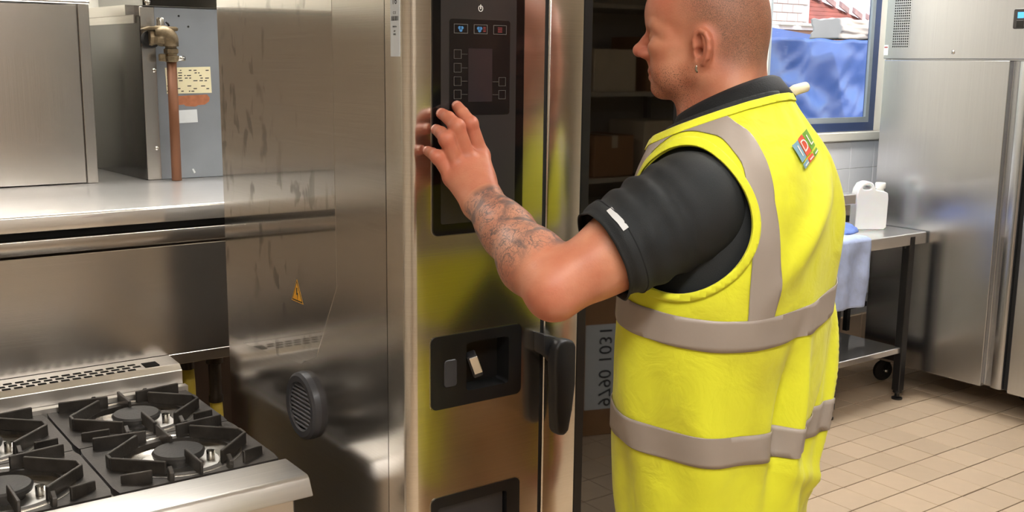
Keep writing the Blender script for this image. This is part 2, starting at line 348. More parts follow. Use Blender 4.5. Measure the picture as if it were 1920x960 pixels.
# rounded front column
R = .018; px = [(OX, 1.5155)]
for i in range(9):
    a = math.pi+i/8*math.pi/2; px.append((OX+R+R*math.cos(a), OY+R+R*math.sin(a)))
px += [(.8925, OY), (.8925, 1.5155)]
auto(MB().prism([(x, y, .1) for x, y in px], (0, 0, 1.88)).build('front_column', M['oven_front'], oven), 40)
fp = MB().box((1.0765, OY, .1), (1.119, 1.5155, 1.98))
for z0, z1 in ((.1, .622), (.8715, 1.0315), (1.153, 1.98)): fp.box((.8925, OY, z0), (1.0765, OY+.004, z1))
fp.build('front_plate', M['oven_front'], oven)
MB().box((1.1191, OY+.003, .1), (1.1284, 1.52, 1.98)).build('door_gasket', M['hole'], oven)
for x in (OX+.05, OR_-.05):
    for y in (OY+.1, OB-.06): MB().lathe([(0, 0), (.028, 0), (.028, .012), (.018, .02), (.018, .1), (0, .1)], (x, y, 0)).build('foot', M['chrome'], oven, True, 40)
MB().box((OX+.012, 1.52, .1), (OR_-.012, OB-.012, .14)).build('base_plate', M['dark_steel'], oven)
# cavity with racks
cv = MB().box((1.135, 2.12, .2), (1.46, 2.13, 1.94)).box((1.128, 1.53, .2), (1.135, 2.13, 1.94)).box((1.455, 1.53, .2), (1.463, 2.13, 1.94)).box((1.128, 1.53, .18), (1.463, 2.13, .2)).box((1.128, 1.53, 1.94), (1.463, 2.13, 1.95))
cv.build('cavity', M['dark_steel'], oven)
rk = MB()
for x in (1.225, 1.41):
    for y in (1.62, 1.95): rk.box((x-.004, y-.004, .2), (x+.004, y+.004, 1.94))
    for k in range(20): rk.box((x-.003, 1.60, .3+.08*k), (x+.003, 2.0, .306+.08*k))
rk.build('shelf_rack', M['chrome'], oven)
# door
door = thing('door', None, None, (1.3, OY, 0)); door.parent = oven; door.matrix_basis = oven.matrix_basis.inverted() @ door.matrix_basis
def stile(x0, x1, nm): auto(MB().box((x0, OY, .12), (x1, OY+.055, 1.965), .004, 3).build(nm, M['oven_front'], door), 40)
stile(1.1285, 1.2055, 'door_stile'); stile(1.452, OR_, 'door_stile')
bo = MB().box((1.206, OY+.0015, .13), (1.2245, OY+.03, 1.95)).box((1.4275, OY+.0015, .13), (1.4515, OY+.03, 1.95)).box((1.2245, OY+.0015, .13), (1.4275, OY+.03, .16)).box((1.2245, OY+.0015, 1.92), (1.4275, OY+.03, 1.95))
bo.build('glass_border', M['black'], door)
MB().box((1.2245, OY+.002, .16), (1.4275, OY+.008, 1.92)).build('door_glass', M['oven_glass'], door)
def P3(pts, y): return [on(a, b, y=y) for a, b in pts]
hb = MB()
y1 = OY-.052
top = P3([(1041, 690), (1043, 655), (1050, 641), (1062, 637), (1077, 639), (1082, 650), (1081, 720), (1075, 770), (1068, 808), (1060, 818), (1048, 817), (1044, 808), (1042, 760), (1043, 725)], y1)
hb.prism(top, (0, .026, 0), .006, 3)
b0 = P3([(1020, 627), (1050, 634), (1058, 642), (1058, 690), (1044, 684), (1034, 672), (1020, 665)], OY-.03)
hb.prism(b0, (0, .031, 0), .004, 2)
auto(hb.build('door_handle', M['soft_black'], door), 40)
# control panel
def plate(nm, x0, x1, z0, z1, r, y, th, mt, par, bev=.0012): return auto(MB().prism([(x, y, z) for x, z in rrect(x0, x1, z0, z1, r)], (0, th, 0), bev, 1).build(nm, mt, par), 40)
def sub(nm, par):
    e = thing(nm, None, None); e.parent = par; e.matrix_basis = par.matrix_basis.inverted() @ e.matrix_basis; return e
cp = sub('control_panel', oven)
plate('steel_edge', .8935, 1.0765, 1.322, 1.935, .012, OY-.0008, .002, M['chrome'], cp, .0003)
plate('panel_border', .895, 1.075, 1.3235, 1.9335, .011, OY-.002, .002, M['panel_glass'], cp)
plate('panel_face', .911, 1.058, 1.342, 1.92, .004, OY-.0024, .001, M['panel_face'], cp, .0002)
plate('button_field', .9265, 1.045, 1.517, 1.669, .005, OY-.0028, .001, M['panel_dark'], cp, .0002)
plate('screen', .9625, 1.0095, 1.5385, 1.6235, .0008, OY-.0032, .001, M['screen'], cp, .0002)
yk = OY-.0032
for x in (.935, .973, 1.011):
    MB().frame(x, x+.0262, 1.6465, 1.6612, .0008, yk, yk+.0006).build('mode_button', M['outline'], cp)
for x0 in (.948, .984):
    b = MB()
    for k in range(3):
        a = 2.1*k+.5; cx, cz = x0+.0024*math.cos(a), 1.654+.0024*math.sin(a)
        b.prism([(cx+.0027*math.cos(t)*1.15, yk, cz+.0027*math.sin(t)) for t in np.linspace(0, 2*math.pi, 10)[:-1]], (0, .0006, 0))
    b.build('fan_icon', M['icon_blue'], cp)
for x0, w in ((.991, .005), (1.020, .0085)):
    b = MB()
    for k in range(4): b.box((x0, yk, 1.650+.0022*k), (x0+w, yk+.0006, 1.6509+.0022*k))
    b.build('heat_icon', M['icon_red'], cp)
for z in (1.607, 1.5855, 1.5645, 1.5435):
    MB().frame(.935, .9492, z, z+.0142, .0005, yk, yk+.0006).build('key', M['outline'], cp)
    MB().box((.950, yk, z+.0068), (.961, yk+.0006, z+.0073)).build('key_line', M['outline'], cp)
for z in (1.5635, 1.5425):
    MB().frame(1.0225, 1.0365, z, z+.0142, .0005, yk, yk+.0006).build('key', M['outline'], cp)
    MB().box((1.0105, yk, z+.0068), (1.0215, yk+.0006, z+.0073)).build('key_line', M['outline'], cp)
pw = MB(); pw.tube([(.9858+.0040*math.cos(a), yk, 1.6865+.0046*math.sin(a)) for a in np.linspace(math.radians(60), math.radians(-240), 24)][::-1], .0006, 6).box((.9851, yk-.0004, 1.6855), (.9865, yk+.0004, 1.6925))
pw.build('power_symbol', M['white_print'], cp)
# recessed plates
def recess(z0, z1, sub_x0, sub_x1, sz0, sz1, nm):
    e = sub(nm, oven)
    oo, ii = rrect(.8905, 1.0785, z0-.0012, z1+.0012, .0115), rrect(.893, 1.076, z0+.001, z1-.001, .010); m_ = len(oo)
    pyd('steel_edge', [(x, OY-.0008, z) for x, z in oo]+[(x, OY-.0008, z) for x, z in ii]+[(x, OY+.001, z) for x, z in oo], [(k, (k+1) % m_, m_+(k+1) % m_, m_+k) for k in range(m_)]+[(k, 2*m_+k, 2*m_+(k+1) % m_, (k+1) % m_) for k in range(m_)], M['chrome'], e)
    y = OY-.0018
    o = [(x, z) for x, z in rrect(.892, 1.077, z0, z1, .011)]; i = [(x, z) for x, z in rrect(sub_x0, sub_x1, sz0, sz1, .006)]
    n = len(o); V = [(x, y, z) for x, z in o]+[(x, y, z) for x, z in i]+[(x+.004*(1 if x < (sub_x0+sub_x1)/2 else -1), y+.03, z+.004*(1 if z < (sz0+sz1)/2 else -1)) for x, z in i]+[(x, OY+.002, z) for x, z in o]
    F = [(k, (k+1) % n, n+(k+1) % n, n+k) for k in range(n)]+[(n+k, n+(k+1) % n, 2*n+(k+1) % n, 2*n+k) for k in range(n)]+[tuple(range(2*n, 3*n))]+[(k, 3*n+k, 3*n+(k+1) % n, (k+1) % n) for k in range(n)]
    pyd('recess_plate', V, F, M['black'], e)
    return e
e1 = recess(1.0295, 1.155, .962, 1.050, 1.053, 1.137, 'hose_recess')
plate('cover_flap', .917, .942, 1.066, 1.113, .005, OY-.004, .003, M['grey_plastic'], e1)
c = np.array([.978, OY-.001, 1.0985]); Rm = Matrix.Translation(Vector(c)) @ Matrix.Rotation(math.radians(-22), 4, 'Y') @ Matrix.Rotation(math.radians(-28), 4, 'Z')
MB().box((-.0085, -.012, -.022), (.0085, .012, .020), .003, 2, Rm).build('lever', M['soft_black'], e1)
MB().box((-.0055, -.0135, -.0145), (.0095, -.011, .018), .001, 1, Rm).build('lever_face', M['chrome'], e1)
e2 = recess(.62, .8735, .905, 1.049, .66, .855, 'lower_recess')
plate('recess_door', .908, 1.046, .663, .852, .005, OY+.006, .004, M['grey_plastic'], e2)
# side vent, warning sign, rating label
v = sub('side_vent', oven); vc = np.array([OX, 1.838, .942])
auto(MB().lathe([(.046, .0), (.046, -.012), (.049, -.0155), (.060, -.0165), (.0655, -.012), (.067, 0)], vc, (1, 0, 0), 48).build('vent_ring', M['grey_plastic'], v), 30)
MB().lathe([(0, -.001), (.047, -.001)], vc, (1, 0, 0), 40).build('vent_back', M['hole'], v)
for k in range(10):
    z = vc[2]-.038+.0085*k; h = math.sqrt(max(.0457**2-(z-vc[2])**2, 1e-5))
    MB().prism([(OX-.0075, vc[1]-h, z+.0012), (OX-.0075, vc[1]-h, z+.0032), (OX-.0130, vc[1]-h, z+.0004), (OX-.0130, vc[1]-h, z-.0022)], (0, 2*h, 0)).build('slat', M['slat'], v)
ws = sub('warning_sign', oven)
def tri(s, c): return [(OX-.0003*0, c[0]+.0285*s, c[1]-.018*s), (OX, c[0]-.0285*s, c[1]-.018*s), (OX, c[0], c[1]+.031*s)]
tc = (1.868, 1.158)
def trip(s, t): return [(OX-t, q[1], q[2]) for q in tri(s, tc)]
MB().prism(trip(.92, .0002), (-.0004, 0, 0)).build('sign_edge', M['yellow_sign'], ws); MB().prism(trip(.82, .0006), (-.0003, 0, 0)).build('sign_border', M['ink'], ws); MB().prism(trip(.68, .0009), (-.0003, 0, 0)).build('sign_face', M['yellow_sign'], ws)
bolt = [(1.8695, 1.170), (1.8655, 1.170), (1.8665, 1.160), (1.8630, 1.160), (1.8665, 1.1455), (1.8665, 1.156), (1.8705, 1.156)]
MB().prism([(OX-.0012, y, z) for y, z in bolt], (-.0003, 0, 0)).build('bolt_symbol', M['ink'], ws)
rl = sub('rating_label', oven); MB().box((OX-.0006, 1.4675, 1.609), (OX, 1.4965, 1.76)).build('label_paper', M['paper'], rl)
for s, z, sz in (('16', 1.694, .016), ('C E', 1.676, .006), ('50/60 Hz', 1.655, .0035), ('kW', 1.648, .0035), ('IPX5', 1.643, .004)):
    text('print', s, sz, M['ink'], rl, (OX-.0008, 1.483, z), (0, -1, 0), (0, 0, 1), .0001)
b = MB()
for k in range(8): b.box((OX-.0008, 1.472+.0028*k, 1.664), (OX-.0006, 1.4733+.0028*k+(k % 3)*.0004, 1.671))
b.build('print', M['ink'], rl)

# ------------------------------------------------------------------ gas range
SX0, SX1 = .163, .783
rg = thing('gas_range', 'steel gas range with four burners and sloped front rail, left of the tall oven', 'cooker', (.47, 2.0, 0))
MB().box((SX0, 1.8, .83), (SX1-.002, 2.345, .842)).box((SX0, 2.325, .84), (SX1, 2.345, .868)).box((SX1-.004, 1.80, .83), (SX1, 2.345, .848)).build('hob_tray', M['range'], rg)
auto(MB().prism([(SX0, 1.8, .83), (SX0, 1.8, .858), (SX0, 1.793, .861), (SX0, 1.70, .8605), (SX0, 1.693, .856), (SX0, 1.677, .826), (SX0, 1.69, .823), (SX0, 1.72, .823)], (SX1-SX0+.002, 0, 0), .0025, 2).build('front_rail', M['range'], rg), 30)
MB().box((SX0+.01, 1.705, .12), (SX1-.022, 2.34, .8295), .004).build('body', M['range'], rg)
MB().box((SX0+.04, 1.684, .2), (SX1-.05, 1.705, .70), .006).build('oven_door', M['range'], rg)
MB().tube([(SX0+.08, 1.70, .72), (SX0+.08, 1.65, .72), (SX1-.09, 1.65, .72), (SX1-.09, 1.70, .72)], .01).build('door_rail', M['chrome'], rg, True)
for x in (SX0+.04, SX1-.07):
    for y in (1.75, 2.28): MB().lathe([(0, 0), (.025, 0), (.02, .02), (.02, .12), (0, .12)], (x, y, 0)).build('foot', M['chrome'], rg, True, 40)
for k in range(4):
    x = SX0+.09+.14*k; MB().lathe([(0, .02), (.017, .02), (.02, .0), (.022, -.01), (0, -.01)], (x, 1.695, .77), (0, -1, 0)).build('control_knob', M['black'], rg, True, 40)
# rear flue riser with slots
fl = sub('flue_riser', rg)
zf = .912
FY0, FY1, FX1 = 2.352, 2.438, .779
MB().prism([(SX0, FY0-.004, .862), (SX0, FY0-.004, zf-.012), (SX0, FY0+.012, zf-.0005), (SX0, FY1, zf+.0025), (SX0, FY1, .862)], (FX1-SX0, 0, 0), .001, 1).build('flue_box', M['range'], fl)
for i, y in enumerate((2.369, 2.386, 2.403)):
    b = MB()
    for k in range(22):
        x = (.681, .697, .690)[i]-.0237*k
        if x < SX0+.03: break
        zz = zf-.0005+(y-FY0-.012)/(FY1-FY0-.012)*.003
        b.box((x-.0178, y-.0048, zz-.003), (x, y+.0048, zz+.0012), .0012)
    tag(b.build('flue_slot', M['hole'], fl), kind='stuff')
MB().box((.703, 2.370, zf-.002), (.735, 2.404, zf+.0022)).build('flue_opening', M['hole'], fl)
# burners
GX = [SX0+.004, .4725, .4775, SX1-.004]; GY = [1.808, 2.066, 2.070, 2.330]
cells = [(GX[a], GX[a+1], GY[b], GY[b+1]) for a in (0, 2) for b in (0, 2)]
for (x0, x1, y0, y1) in cells:
    c = ((x0+x1)/2, (y0+y1)/2, .83)
    b = sub('burner', rg)
    MB().lathe([(.118, .028), (.112, .029), (.095, .016), (.06, .009), (.03, .010), (0, .012)], c, n=48).build('burner_bowl', M['bowl'], b, True)
    MB().lathe([(.034, .01), (.036, .022), (.047, .026), (.049, .034), (.045, .038), (.012, .040), (0, .040)], c, n=40).build('burner_cap', M['cast_dark'], b, True, 40)
    MB().lathe([(.008, .03), (.008, .008), (0, .008)], (c[0]+.055, c[1]-.02, .83), n=12).build('pilot', M['chrome'], b, True)
def plate3(b, p, q, h0, h1, z, t=.0032):
    """upright fin from p to q, height h0 at p and h1 at q"""
    p = np.array(p); q = np.array(q); d = (q-p)/np.linalg.norm(q-p); n = np.array([-d[1], d[0]])*t
    pts = [(p-n, z), (q-n, z), (q-n*.75, z+h1), (p-n*.75, z+h0)]
    b.prism([(a[0], a[1], zz) for a, zz in pts], (2*n[0], 2*n[1], 0), .0013, 1)
def grate(x0, x1, y0, y1, label):
    cx, cy = (x0+x1)/2, (y0+y1)/2; z = .8585
    t = thing('pan_support', label, 'pan support', (cx, cy, .845), 0, 'cast iron pan supports on the range')
    # plate with an octagonal opening
    b = MB(); n = 48; o = []; inn = []
    for k in range(n):
        a = 2*math.pi*k/n+math.pi/n; ca, sa = math.cos(a), math.sin(a); s = min((x1-cx)/max(abs(ca), 1e-6), (y1-cy)/max(abs(sa), 1e-6))
        o.append((cx+s*ca, cy+s*sa)); inn.append((cx+.100*ca, cy+.094*sa))
    V = [(x, y, z) for x, y in o]+[(x, y, z-.002) for x, y in inn]+[(x, y, z-.012) for x, y in inn]+[(x, y, z-.014) for x, y in o]
    F = []
    for k in range(n):
        j = (k+1) % n
        for r in range(4): F.append((r*n+k, r*n+j, ((r+1) % 4)*n+j, ((r+1) % 4)*n+k))
    bm = b.bm; vs = [bm.verts.new(v) for v in V]
    for f in F: bm.faces.new([vs[i] for i in f])
    b.build('grate_plate', M['cast'], t)
    H = .026
    for sx in (-1, 1):                      # V-shaped walls left and right, open to the centre
        b = MB(); vx = cx+sx*.128
        for sy in (-1, 1):
            plate3(b, (vx, cy+sy*.012), (cx+sx*.052, cy+sy*.086), H, H, z-.003)
        plate3(b, (vx, cy-.013), (vx, cy+.013), H, H, z-.003)
        b.build('v_wall', M['cast'], t)
    for sy in (-1, 1):                      # fins front and back
        b = MB(); plate3(b, (cx, cy+sy*.040), (cx, cy+sy*.125), H, H, z-.003); b.build('fin', M['cast'], t)
        for sx in (-1, 1):
            b = MB(); plate3(b, (cx+sx*.055, cy+sy*.112), (cx+sx*.055, cy+sy*.127), H*1.05, H*.7, z-.003, .0045); b.build('stub', M['cast'], t)
            b = MB()
            if sy > 0: plate3(b, (cx+sx*.030, cy+.101), (cx+sx*.128, cy+.114), H, H, z-.003)
            else: plate3(b, (cx+sx*.085, cy-.112), (cx+sx*.132, cy-.085), H, H*.7, z-.003)
            b.build('fin', M['cast'], t)
for cc, lb in zip(cells, ('cast iron pan support front left on the range', 'cast iron pan support back left on the range, below the slotted flue', 'cast iron pan support front right, nearest the bright range rail corner', 'cast iron pan support back right, in front of the square flue hole')): grate(*cc, lb)

# ------------------------------------------------------------------ pass shelf behind the range
ps = thing('pass_shelf', 'bright stainless pass shelf with a tall steel back panel behind the range', 'shelf', (.9, 2.7, 0))
SL, SR, PY = -.32, 1.95, 2.44
auto(MB().prism([(SL, 3.42, 1.267), (SL, PY+.004, 1.267), (SL, PY, 1.263), (SL, PY-.002, 1.231), (SL, PY+.010, 1.229), (SL, PY+.010, 1.255), (SL, 3.42, 1.255)], (SR-SL, 0, 0), .0015, 2).build('shelf_top', M['shelf'], ps), 30)
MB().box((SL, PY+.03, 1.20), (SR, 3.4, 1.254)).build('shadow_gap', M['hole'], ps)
auto(MB().prism([(SL, PY+.05, 1.213), (SL, PY+.002, 1.213), (SL, PY, 1.211), (SL, PY+.002, 1.181), (SL, PY+.009, 1.177), (SL, PY+.05, 1.177)], (SR-SL, 0, 0), .001, 1).build('top_rail', M['steel'], ps), 30)
MB().box((SL, PY+.0, .914), (SR, PY+.02, 1.1745), .0015, 1).build('back_panel', M['steel'], ps)
MB().prism([(SL, PY-.001, .9135), (SL, PY+.004, .886), (SL, PY+.03, .886), (SL, PY+.03, .9135)], (SR-SL, 0, 0), .001, 1).build('lower_lip', M['steel'], ps)
for x in (SL+.02, 1.9):
    MB().box((x, 3.1, 0), (x+.04, 3.14, 1.2)).build('leg', M['dark_steel'], ps)
MB().box((SL, 2.95, .12), (SR, 2.97, 1.2)).build('rear_panel', M['wood_dark'], ps)
MB().box((.86, 2.944, .80), (1.02, 2.95, .90)).build('paper_label', M['paper'], ps)
def hose(px0, py0, y, lab, top):
    p = on(px0, py0, y=y); t = thing('gas_hose', lab, 'hose', (p[0], y, 0), 0)
    if top:
        MB().lathe([(0, .16), (.016, .16), (.016, .12), (.021, .118), (.021, .10), (.015, .098), (.015, .02), (.018, .015), (.018, 0), (0, 0)], (p[0], y, p[2]), n=16).build('coupler', M['coupler'], t, True, 40)
    else:
        MB().lathe([(0, .09), (.016, .09), (.016, .0), (0, 0)], (p[0], y, p[2]), n=16).build('coupler', M['coupler'], t, True, 40)
    pts = [(p[0]+.004*math.sin(k*.9)-.02*(k/12)**2, y+.002*k, p[2]+.004-k*.05) for k in range(int((p[2]-.02)/.05))]
    MB().tube(pts, .0155, 12).build('hose_tube', M['hose'], t, True)
hose(352, 691, 2.56, 'yellow gas hose with short dark collar, right behind the range flue', False)
hose(405, 752, 2.50, 'yellow gas hose on a long dark brass coupler, next to the oven side', True)
# left steel cabinet on the shelf
cb = thing('steel_cabinet', 'brushed steel cabinet standing on the pass shelf at the upper left', 'cabinet', (.4, 3.2, 1.267))
MB().box((-.25, 3.02, 1.268), (.787, 3.42, 1.735)).build('body', M['steel'], cb)
MB().box((-.25, 3.0, 1.270), (.7585, 3.02, 1.738), .001, 1).build('door', M['steel_v'], cb)
MB().box((.762, 3.0, 1.268), (.79, 3.021, 1.741), .001, 1).build('corner_post', M['steel_v'], cb)
MB().box((-.26, 2.996, 1.7425), (.792, 3.42, 1.751), .002, 1).build('top_trim', M['steel'], cb)
# gas-fired unit behind the copper pipe
gu = thing('gas_heater_box', 'grey galvanised appliance back with data plate, behind the copper pipe', 'appliance', (1.3, 3.2, 1.267))
MB().box((.93, 3.004, 1.268), (1.72, 3.42, 1.98)).build('casing', M['dark_steel'], gu)
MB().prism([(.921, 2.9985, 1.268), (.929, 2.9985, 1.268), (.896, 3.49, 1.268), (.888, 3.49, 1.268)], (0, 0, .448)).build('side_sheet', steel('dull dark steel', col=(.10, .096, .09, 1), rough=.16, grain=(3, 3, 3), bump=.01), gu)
MB().prism([(.905, 3.07, 1.72), (.93, 3.07, 1.72), (.90, 3.49, 1.72), (.875, 3.49, 1.72)], (0, 0, .028)).prism([(.915, 3.03, 1.698), (.93, 3.03, 1.698), (.90, 3.49, 1.698), (.884, 3.49, 1.698)], (0, 0, .023)).build('top_flange', M['steel'], gu)
MB().box((.923, 2.998, 1.268), (.962, 3.006, 1.742), .001, 1).build('corner_strip', M['steel_v'], gu)
MB().box((.962, 3.0, 1.268), (1.72, 3.006, 1.742), .001, 1).build('back_sheet', M['galv'], gu)
MB().box((.93, 2.994, 1.744), (1.72, 3.006, 1.85), .001, 1).build('top_strip', M['dark_steel'], gu)
for q in ((289, 132), (294, 278)):
    p = on(*q, y=2.998); MB().lathe([(0, .005), (.004, .004), (.006, .001), (.006, 0)], p, (0, -1, 0), 12).build('screw', M['chrome'], gu, True)
for q in ((335, 30), (353, 50)):
    p = on(*q, y=3.0); MB().lathe([(0, .0006), (.003, .0006), (.003, 0)], p, (0, -1, 0), 10).build('screw_hole', M['hole'], gu)
p = on(276, 4, y=2.994); MB().lathe([(0, .006), (.006, .005), (.009, .001), (.009, 0)], p, (0, -1, 0), 12).build('screw', M['chrome'], gu, True)
def label3(corners, mt, nm):
    P = [on(a, b, y=2.9995) for a, b in corners]; return MB().prism(P, (0, -.0006, 0)).build(nm, mt, gu)
dp = label3([(309, 127), (394, 125), (397, 174), (313, 176)], M['cream_paper'], 'data_plate')
pr = MB(); rr = random.Random(5)
for r_ in range(9):
    yy = 131+r_*4.9
    xx = 313.
    while xx < 388:
        w = rr.uniform(2.5, 8)
        if rr.random() < .62: pr.prism([on(xx, yy, y=2.9988), on(xx+w, yy-.2, y=2.9988), on(xx+w, yy+1.6, y=2.9988), on(xx, yy+1.8, y=2.9988)], (0, -.0002, 0))
        xx += w+rr.uniform(1.5, 6)
tag(pr.build('plate_print', M['ink'], gu), kind='stuff')
label3([(334, 180), (388, 177), (393, 183), (392, 190), (384, 196), (372, 197), (366, 200), (348, 199), (345, 196), (333, 197)], M['orange_paper'], 'torn_sticker')
label3([(334, 207), (369, 205), (371, 229), (335, 231)], M['paper'], 'small_label')
label3([(360, 317), (363, 316), (367, 323), (364, 325)], M['paper'], 'scrap')
# copper pipe with valve
gp = thing('gas_pipe', 'copper gas pipe with brass valve and elbow, against the grey appliance back', 'pipe', (1.0, 2.96, 1.267))
py_ = 2.955
A = on(331, 335, y=py_); B = on(322, 112, y=py_)
ax = (A+B)/2; A[0] = B[0] = ax[0]; A[2] = 1.268
MB().tube([A, B], .0135, 16).build('pipe', M['copper'], gp, True)
MB().lathe([(0, 0), (.017, 0), (.019, .003), (.019, .014), (.0165, .017), (.0165, .022), (.0205, .024), (.0205, .034), (.016, .037), (.016, .045), (0, .045)], (A[0], py_, B[2]-.006), n=8).build('union_nut', M['brass'], gp)
MB().lathe([(0, .012), (.007, .012), (.007, -.010), (0, -.010)], (A[0]+.024, py_-.004, B[2]+.004), (1, .2, 0), 10).build('test_screw', M['chrome'], gp, True)
MB().box((A[0]-.034, py_-.008, B[2]-.005), (A[0]-.016, py_+.008, B[2]+.016), .004, 2).build('lug', M['brass'], gp)
el = [(A[0], py_, B[2]+.036)]+[(A[0]-.024+.024*math.cos(a), py_+.0, B[2]+.046+.026*math.sin(a)) for a in np.linspace(0, math.pi/2, 8)]+[(A[0]-.04, py_+.004, B[2]+.072)]
MB().tube(el, [.021, .021, .022, .0225, .0225, .0225, .022, .021, .020, .019], 16).build('elbow', M['brass'], gp, True)
vb = on(292, 70, y=py_+.01)
MB().lathe([(0, -.02), (.022, -.02), (.024, -.012), (.02, 0), (.024, .012), (.024, .03), (0, .03)], vb, (1, 0, 0), 8).build('valve_body', M['brass'], gp, True, 30)
MB().lathe([(0, -.014), (.021, -.014), (.024, -.008), (.024, .004), (0, .004)], vb+np.array([-.012, .012, -.006]), (0, 1, 0), 20).build('valve_port', M['hole'], gp, True, 40)
q = [on(a, b, y=py_-.012) for a, b in ((270, 53), (283, 49), (330, 50), (335, 53), (334, 58), (322, 59), (318, 56), (270, 56))]
auto(MB().prism(q, (0, .034, 0), .002, 2).build('valve_plate', M['brass'], gp), 40)
MB().lathe([(0, .024), (.0095, .024), (.0105, .020), (.0105, 0), (0, 0)], on(301, 50, y=py_+.004), n=20).build('valve_spindle', M['chrome'], gp, True, 40)
MB().tube([on(311, 41, y=py_), on(315, 45, y=py_), on(317, 49, y=py_)], .003, 8).build('valve_clip', M['hole'], gp, True)

# ------------------------------------------------------------------ upright fridges
FX = 4.62
def fridge(y0, y1, label, handle_right=True, first=True):
    f = thing('upright_fridge', label, 'fridge', (5.0, (y0+y1)/2, 0), 0, 'upright fridges along the right wall')
    MB().box((FX+.045, y0+.012, .13), (5.40, y1-.004, 2.08), .003).build('cabinet_body', M['fridge'], f)
    MB().box((FX, y0+.100, .1335), (FX+.043, y1, 1.6385), .003, 2).build('fridge_door', M['fridge'], f)
    # recessed pull along the door edge
    auto(MB().prism([(FX+.043, y0+.0995, .14), (FX+.004, y0+.0995, .14), (FX+.022, y0+.092, .14), (FX+.020, y0+.062, .14), (FX+.001, y0+.052, .14), (FX-.003, y0+.008, .14), (FX+.006, y0, .14), (FX+.043, y0, .14)], (0, 0, 1.497), .001, 1).build('pull_strip', M['fridge'], f), 30)
    MB().box((FX-.004, y0+.004, 1.645), (FX+.043, y1+.004, 2.08), .003, 2).build('top_panel', M['fridge'], f)
    for y in (y0+.07, y1-.06):
        for x in (FX+(.09 if y > 2.9 else .38), 5.32):
            c = sub('castor', f)
            MB().lathe([(0, -.012), (.040, -.012), (.052, -.009), (.055, 0), (.052, .009), (.040, .012), (0, .012)], (x, y, .055), (.35, 1, 0), 24).build('wheel', M['rubber'], c, True, 40)
            MB().prism([(x-.012, y-.02, .05), (x+.012, y-.02, .05), (x+.055, y-.022, .13), (x+.01, y-.022, .13)], (0, .005, 0)).prism([(x-.012, y+.016, .05), (x+.012, y+.016, .05), (x+.055, y+.018, .13), (x+.01, y+.018, .13)], (0, .005, 0)).build('fork', M['black_metal'], c)
            MB().lathe([(0, .006), (.009, .006), (.009, -.03), (0, -.03)], (x, y-.022, .055), (0, -1, 0), 10).build('axle', M['chrome'], c, True)
    return f
f1 = fridge(2.492, 3.239, 'stainless upright fridge with perforated top panel, beside the window and steel table')
f2 = fridge(1.70, 2.463, 'second stainless upright fridge, cut off by the right edge of the view')
MB().box((FX+.02, 2.4645, .14), (FX+.2, 2.4905, 2.05)).build('filler_strip', M['hole'], f1)
hp = MB()
MB().box((FX-.0052, 3.106, 1.697), (FX-.004, 3.2, 2.03)).build('grille_plate', M['fridge'], f1)
for r_ in range(27):
    for c_ in range(8):
        y, z = 3.193-.0112*c_, 1.703+.0121*r_
        hp.box((FX-.0058, y-.0033, z-.0034), (FX-.0052, y+.0033, z+.0034), .0014)
tag(hp.build('grille_holes', M['hole'], f1), kind='stuff')
p = on(1787, 98, x=FX-.004); MB().lathe([(0, .006), (.005, .006), (.009, .002), (.009, 0)], p, (-1, 0, 0), 16).build('lock', M['chrome'], f1, True, 40)
MB().box((p[0]-.0075, p[1]-.001, p[2]-.006), (p[0]-.006, p[1]+.001, p[2]+.006)).build('lock_slot', M['hole'], f1)
MB().box((FX-.0048, 3.219, 1.662), (FX-.004, 3.243, 1.711)).build('sticker', M['paper'], f1); MB().box((FX-.0052, 3.222, 1.697), (FX-.0048, 3.24, 1.703)).build('sticker_print', M['icon_red'], f1)
cpl = sub('controller', f1)
auto(MB().prism([(FX-.004, y, z) for y, z in rrect(2.44+.1, 2.592, 1.776, 1.862, .008)], (-.003, 0, 0), .001, 1).build('bezel', M['panel_face'], cpl), 40)
MB().box((FX-.0075, 2.545, 1.822), (FX-.007, 2.5735, 1.848)).build('display', mat('lit blue display', srgb(70, 150, 220), .3, emit=((.1, .45, .9, 1), .6)), cpl)
MB().box((FX-.0085, 2.545, 1.782), (FX-.007, 2.5765, 1.812), .003, 2).build('keypad', M['panel_dark'], cpl)
b = MB().tube([(FX-.009, 2.566, 1.797+.0), (FX-.009, 2.561, 1.803), (FX-.009, 2.556, 1.797), (FX-.009, 2.561, 1.791)], .001, 6, closed=True); b.build('key_symbol', M['white_print'], cpl)

# ------------------------------------------------------------------ steel table and what is on it
tb_ = thing('prep_table', 'stainless prep table with black legs and lower shelf, below the window', 'table', (4.0, 3.2, 0))
TXL, TXR, TYF = 3.32, 4.605, 2.925
auto(MB().prism([(TXL, 3.46, .826), (TXL, TYF+.004, .826), (TXL, TYF, .822), (TXL, TYF, .770), (TXL, TYF+.012, .768), (TXL, TYF+.012, .812), (TXL, 3.46, .812)], (TXR-TXL, 0, 0), .0015, 2).build('table_top', M['shelf'], tb_), 30)
MB().box((TXL, 3.470, .828), (TXR, 3.492, 1.012)).build('upstand', M['steel'], wall_back)
MB().box((TXL+.02, TYF+.01, .235), (4.487, 3.42, .265), .003).build('lower_shelf', M['shelf'], tb_)
for x in (3.42, 3.965, 4.498):
    for y in (2.945, 3.40):
        lg = sub('leg', tb_); MB().box((x-.021, y-.021, .045), (x+.021, y+.021, .811), .003).build('leg_post', M['black_metal'], lg)
        MB().lathe([(0, 0), (.026, 0), (.026, .008), (.012, .014), (.012, .03), (.022, .034), (.022, .05), (0, .05)], (x, y, 0), n=20).build('levelling_foot', M['black_metal'], lg, True, 40)
MB().box((3.42, 3.38, .20), (4.6, 3.41, .235)).box((4.48, 2.96, .19), (4.51, 3.4, .235)).build('shelf_rail', M['black_metal'], tb_)
